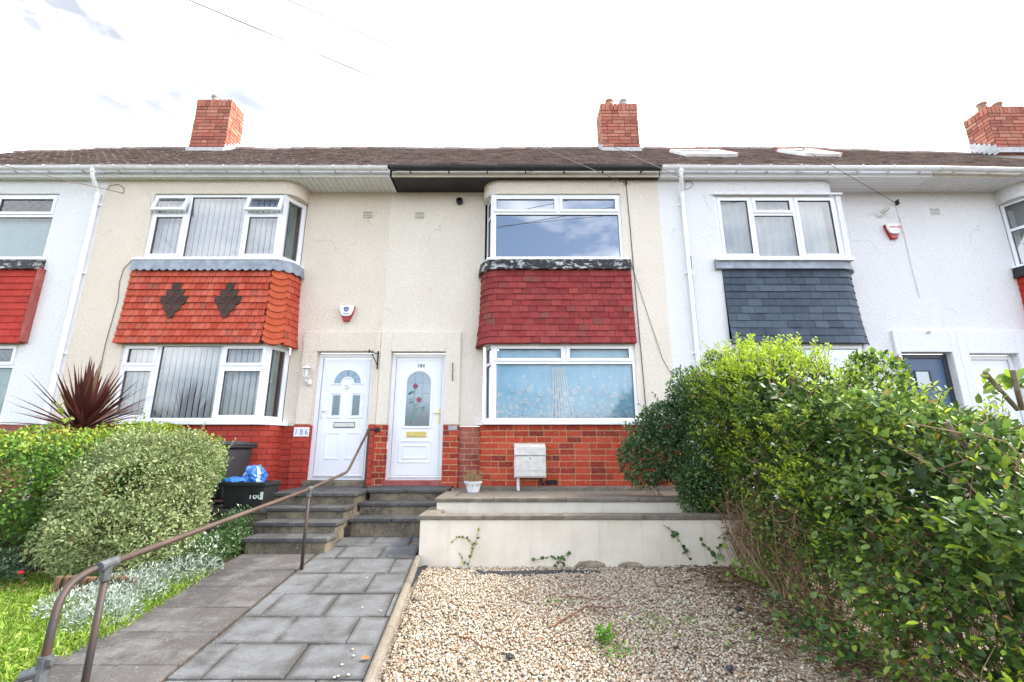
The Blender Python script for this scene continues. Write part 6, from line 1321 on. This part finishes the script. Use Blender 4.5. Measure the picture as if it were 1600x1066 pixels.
# --- gravel
def stones(N=46000):
    y = RS.uniform(2.55, 5.40, N); x = RS.uniform(0, 1, N); x = xr(y)+.03+(2.75-xr(y))*x
    k = nz(np.stack([x, y, 0*x], 1), 3.2, 31); bare = np.clip((x-1.45-.15*(y-3))*.9+k*.45, 0, .80)+np.clip((y-5.2)*3, 0, .7)+.75*np.exp(-((x-.05)**2+(y-4.3)**2*.7)/.03)
    ok = RS.rand(N) > bare; x, y = x[ok], y[ok]; n = len(x); s = RS.uniform(.006, .0125, n)
    T = np.array([(i, j, k) for k in (-1, 1) for j in (-1, 1) for i in (-1, 1)], float)*.62; Fq = np.array([(0, 2, 3, 1), (4, 5, 7, 6), (0, 1, 5, 4), (2, 6, 7, 3), (0, 4, 6, 2), (1, 3, 7, 5)])
    q = T[None]*(1+RS.uniform(-.38, .38, (n, 8, 3))); sc = np.stack([RS.uniform(.8, 1.5, n), RS.uniform(.7, 1.1, n), RS.uniform(.45, .8, n)], 1)*s[:, None]
    q = q*sc[:, None, :]; a = RS.uniform(0, 6.28, n); b = RS.normal(size=n)*.5; ca, sa, cb, sb_ = np.cos(a), np.sin(a), np.cos(b), np.sin(b)
    X_ = q[:, :, 0]*cb[:, None]+q[:, :, 2]*sb_[:, None]; Z_ = -q[:, :, 0]*sb_[:, None]+q[:, :, 2]*cb[:, None]; Y_ = q[:, :, 1]
    XX = X_*ca[:, None]-Y_*sa[:, None]+x[:, None]; YY = X_*sa[:, None]+Y_*ca[:, None]+y[:, None]; ZZ = Z_+(g0(y)+.004+RS.rand(n)*.012)[:, None]
    fl = [(Fq[None]+np.arange(n)[:, None, None]*8).reshape(-1, 4)]; o_ = fast_mesh('gravel', np.stack([XX, YY, ZZ], 2).reshape(-1, 3), fl, MT['stone'], loc=(0, 0, 0)); tag(o_, 'pale mixed gravel covering the small front yard', 'gravel', kind='stuff')
stones()
# clippings, dead leaves and needles under the hedge
def litter(N=3800):
    y = RS.uniform(2.6, 5.4, N); x = 2.35-np.abs(RS.normal(size=N))*.42+RS.uniform(0, .3, N); ok = x > xr(y)+.1; x, y = x[ok], y[ok]; n = len(x)
    pp = np.stack([x, y, g0(y)+.016+RS.rand(n)*.012], 1); ax = np.stack([RS.normal(size=n), RS.normal(size=n), RS.normal(size=n)*.12], 1); L = RS.uniform(.02, .09, n)
    o_ = leaves('leaf_litter', pp, unitv(ax), unitv(np.stack([RS.normal(size=n)*.3, RS.normal(size=n)*.3, np.ones(n)], 1)), L, np.minimum(L*.3, .012), leafmat('litter_leaf', [(0, (.06, .035, .02)), (.5, (.19, .11, .055)), (.85, (.32, .21, .11)), (1, (.15, .20, .06))], None, .8, .1), None, {'tint': RS.rand(n)}, big=False)
    tag(o_, 'brown hedge clippings and dead leaves scattered under the hedge', 'leaf litter', kind='stuff')
litter()
def on_gravel(u, v, dz=.02): r = ray(u, v); y = (H+.055)/(.045-r[2]/r[1]); return Vector((r[0]/r[1]*y, y, g0(y)+dz))
for lb_, pts, r in (('forked reddish twig lying across the gravel', [(862, 986), (880, 975), (895, 966), (915, 955), (940, 953), (960, 957), (978, 952)], .006), ('straight thin twig on the gravel nearer the wall', [(874, 937), (900, 939), (930, 941), (956, 940)], .005), ('dark curved twig on the gravel nearer the flags', [(716, 1000), (735, 1006), (752, 1016), (776, 1022)], .006)):
    mb = MB(); pp = [on_gravel(*p, dz=.022+.01*(i % 2)) for i, p in enumerate(pts)]; mb.tube(pp, r, 6, r1=r*.5)
    if 'forked' in lb_: mb.tube([pp[3], on_gravel(930, 962, .03), on_gravel(960, 961, .03)], r*.7, 5, r1=.002)
    tag(mb.build('twig', plain('red_brown_twig', (.17, .075, .04), .8, .2, .3, 30), loc=pp[0]), lb_, 'twig', 'fallen twigs')
# weed membrane showing at the foot of the wall, and rubble
mb = MB()
def strip(pts, dz):
    pp = [on_gravel(u, v, dz+.006*math.sin(i*2.2)) for i, (u, v) in enumerate(pts)]; mb.add([tuple(p) for p in pp]+[(p.x, p.y, p.z-.012) for p in pp], [tuple(range(len(pp)))]+[(i, len(pp)+i, len(pp)+(i+1) % len(pp), (i+1) % len(pp)) for i in range(len(pp))])
strip([(735, 901), (770, 898), (800, 904), (840, 901), (880, 897), (935, 899), (940, 895), (880, 893), (830, 893), (790, 896), (745, 893)], .017)
tag(mb.build('weed_membrane', MT['membrane'], loc=on_gravel(830, 898)), 'crinkled black weed membrane bared along the foot of the lower white wall', 'membrane')
mb = MB(); strip([(641, 905), (650, 893), (664, 884), (672, 884), (662, 892), (652, 905), (645, 918), (637, 922)], .02)
tag(mb.build('weed_membrane', MT['membrane'], loc=on_gravel(652, 900)), 'torn black weed membrane beside the path edging', 'membrane')
for i, (u, v, s, lb_) in enumerate(((792, 884, .075, 'broken lump of concrete against the lower white wall'), (922, 887, .06, 'long rough lump of old mortar at the foot of the lower white wall'), (985, 888, .05, 'rough crust of mortar along the wall foot near the hedge'), (652, 940, .035, 'small grey stone beside the path edging'))):
    p = on_gravel(u, v); crumple('rubble', p.x, p.y-.01, p.z+.005, s*(1.1 if i in (0, 3) else 2.6), s*.7, s*.75, [MT['rubble']], lb_, 'rubble', 20+i)
for u, v, s, c_, lb_ in ((797, 1034, .022, (.035, .035, .04), 'dark pebble lying on the gravel in front'), (1141, 1053, .018, (.03, .035, .06), 'dark blue-black pebble on the gravel near the hedge'), (1155, 958, .022, (.03, .03, .035), 'dark scrap on the gravel below the hedge')):
    p = on_gravel(u, v); crumple('pebble', p.x, p.y, p.z+.012, s*1.3, s, s*.7, [plain('dark_pebble', c_, .5, .4)], lb_, 'pebble', 33)
for u, v, c_, lb_ in ((645, 853, (.36, .15, .05), 'orange dead leaf on the flags near the lower wall'), (563, 1035, (.30, .13, .05), 'brown dead leaf on the near flags by the edging')):
    r = ray(u, v); y = H/(.055-r[2]/r[1]); pp = np.array([[r[0]/r[1]*y, y, zp(y)+.02]]); o_ = leaves('dead_leaf', pp, np.array([[1., .2, .1]]), np.array([[0., -.2, 1.]]), np.array([.06]), np.array([.04]), plain('dead_leaf_brown', c_, .8, .2), None, {'tint': np.zeros(1)}); tag(o_, lb_, 'leaf')
# stray stones kicked onto the flags
for i, (u, v) in enumerate(((534, 1042), (552, 1028), (551, 1018), (528, 1060), (595, 957), (566, 952), (522, 1062), (544, 1058), (573, 905), (610, 870))):
    r = ray(u, v); y = H/(.055-r[2]/r[1]); o_ = crumple('stray_stone', r[0]/r[1]*y, y, zp(y)+.012, .0085, .007, .005, [MT['stone']], 'small pale gravel stone lying loose on the grey flags', 'stone', 50+i); o_['group'] = 'stray stones on the flags'
# log edging
mb = MB()
for i in range(12): x = -3.95+i*.062; y = 4.32+.02*math.sin(i); mb.lathe((x, y, zp(y)-.03), [(.029, 0), (.029, .15+.012*RS.rand()), (.02, .165)], 9)
tag(mb.build('log_edging', MT['wood'], loc=(-3.6, 4.32, zp(4.3))), 'short log-roll edging between the lawn and the planting', 'edging')
# --- grass
def grass(N=26000):
    y = 2.2+RS.rand(N)*2.7; x = xlft(y)+.05-RS.rand(N)**1.2*3.6; n = N; k = nz(np.stack([x, y, 0*x], 1), 3, 41)
    pp = np.stack([x, y, zp(y)-.018], 1); ax = np.stack([RS.normal(size=n)*.6, RS.normal(size=n)*.6, RS.uniform(.4, 1.3, n)], 1); L = RS.uniform(.03, .075, n)*np.clip(1+.3*k, .6, 1.4)
    clover = RS.rand(n) < np.clip(.16+k*.2, 0, .4); W_ = np.where(clover, L*.55, L*.13); ax = np.where(clover[:, None], ax*np.array([1.6, 1.6, .4]), ax)
    o_ = leaves('grass', pp, unitv(ax), unitv(np.stack([RS.normal(size=n)*.5, RS.normal(size=n)*.5, np.ones(n)], 1)), L, W_, leafmat('grass_blade', [(0, (.11, .21, .02)), (.45, (.22, .37, .04)), (.8, (.34, .46, .07)), (.95, (.46, .46, .17)), (1, (.55, .6, .4))], None, .5, .3), None, {'tint': np.clip(RS.rand(n)*.85+.12*k+.06, 0, 1)}, big=False)
    tag(o_, 'short bright lawn grass mixed with clover', 'grass', kind='stuff')
grass()
def fallen(N=500):
    y = 4.25+RS.rand(N)*.6; x = xlft(y)-.3-RS.rand(N)*2.6; pp = np.stack([x, y, zp(y)+.01+RS.rand(N)*.03], 1)
    o_ = leaves('leaf_litter', pp, RS.normal(size=(N, 3))*np.array([1, 1, .2]), np.tile([[0, 0, 1.]], (N, 1))+RS.normal(size=(N, 3))*.3, RS.uniform(.02, .05, N), RS.uniform(.01, .03, N), leafmat('fallen_leaf', [(0, (.10, .06, .03)), (1, (.28, .16, .08))], None, .8, .1), None, {'tint': RS.rand(N)}, big=False); tag(o_, 'brown fallen leaves along the back of the lawn', 'leaf litter', kind='stuff')
fallen()
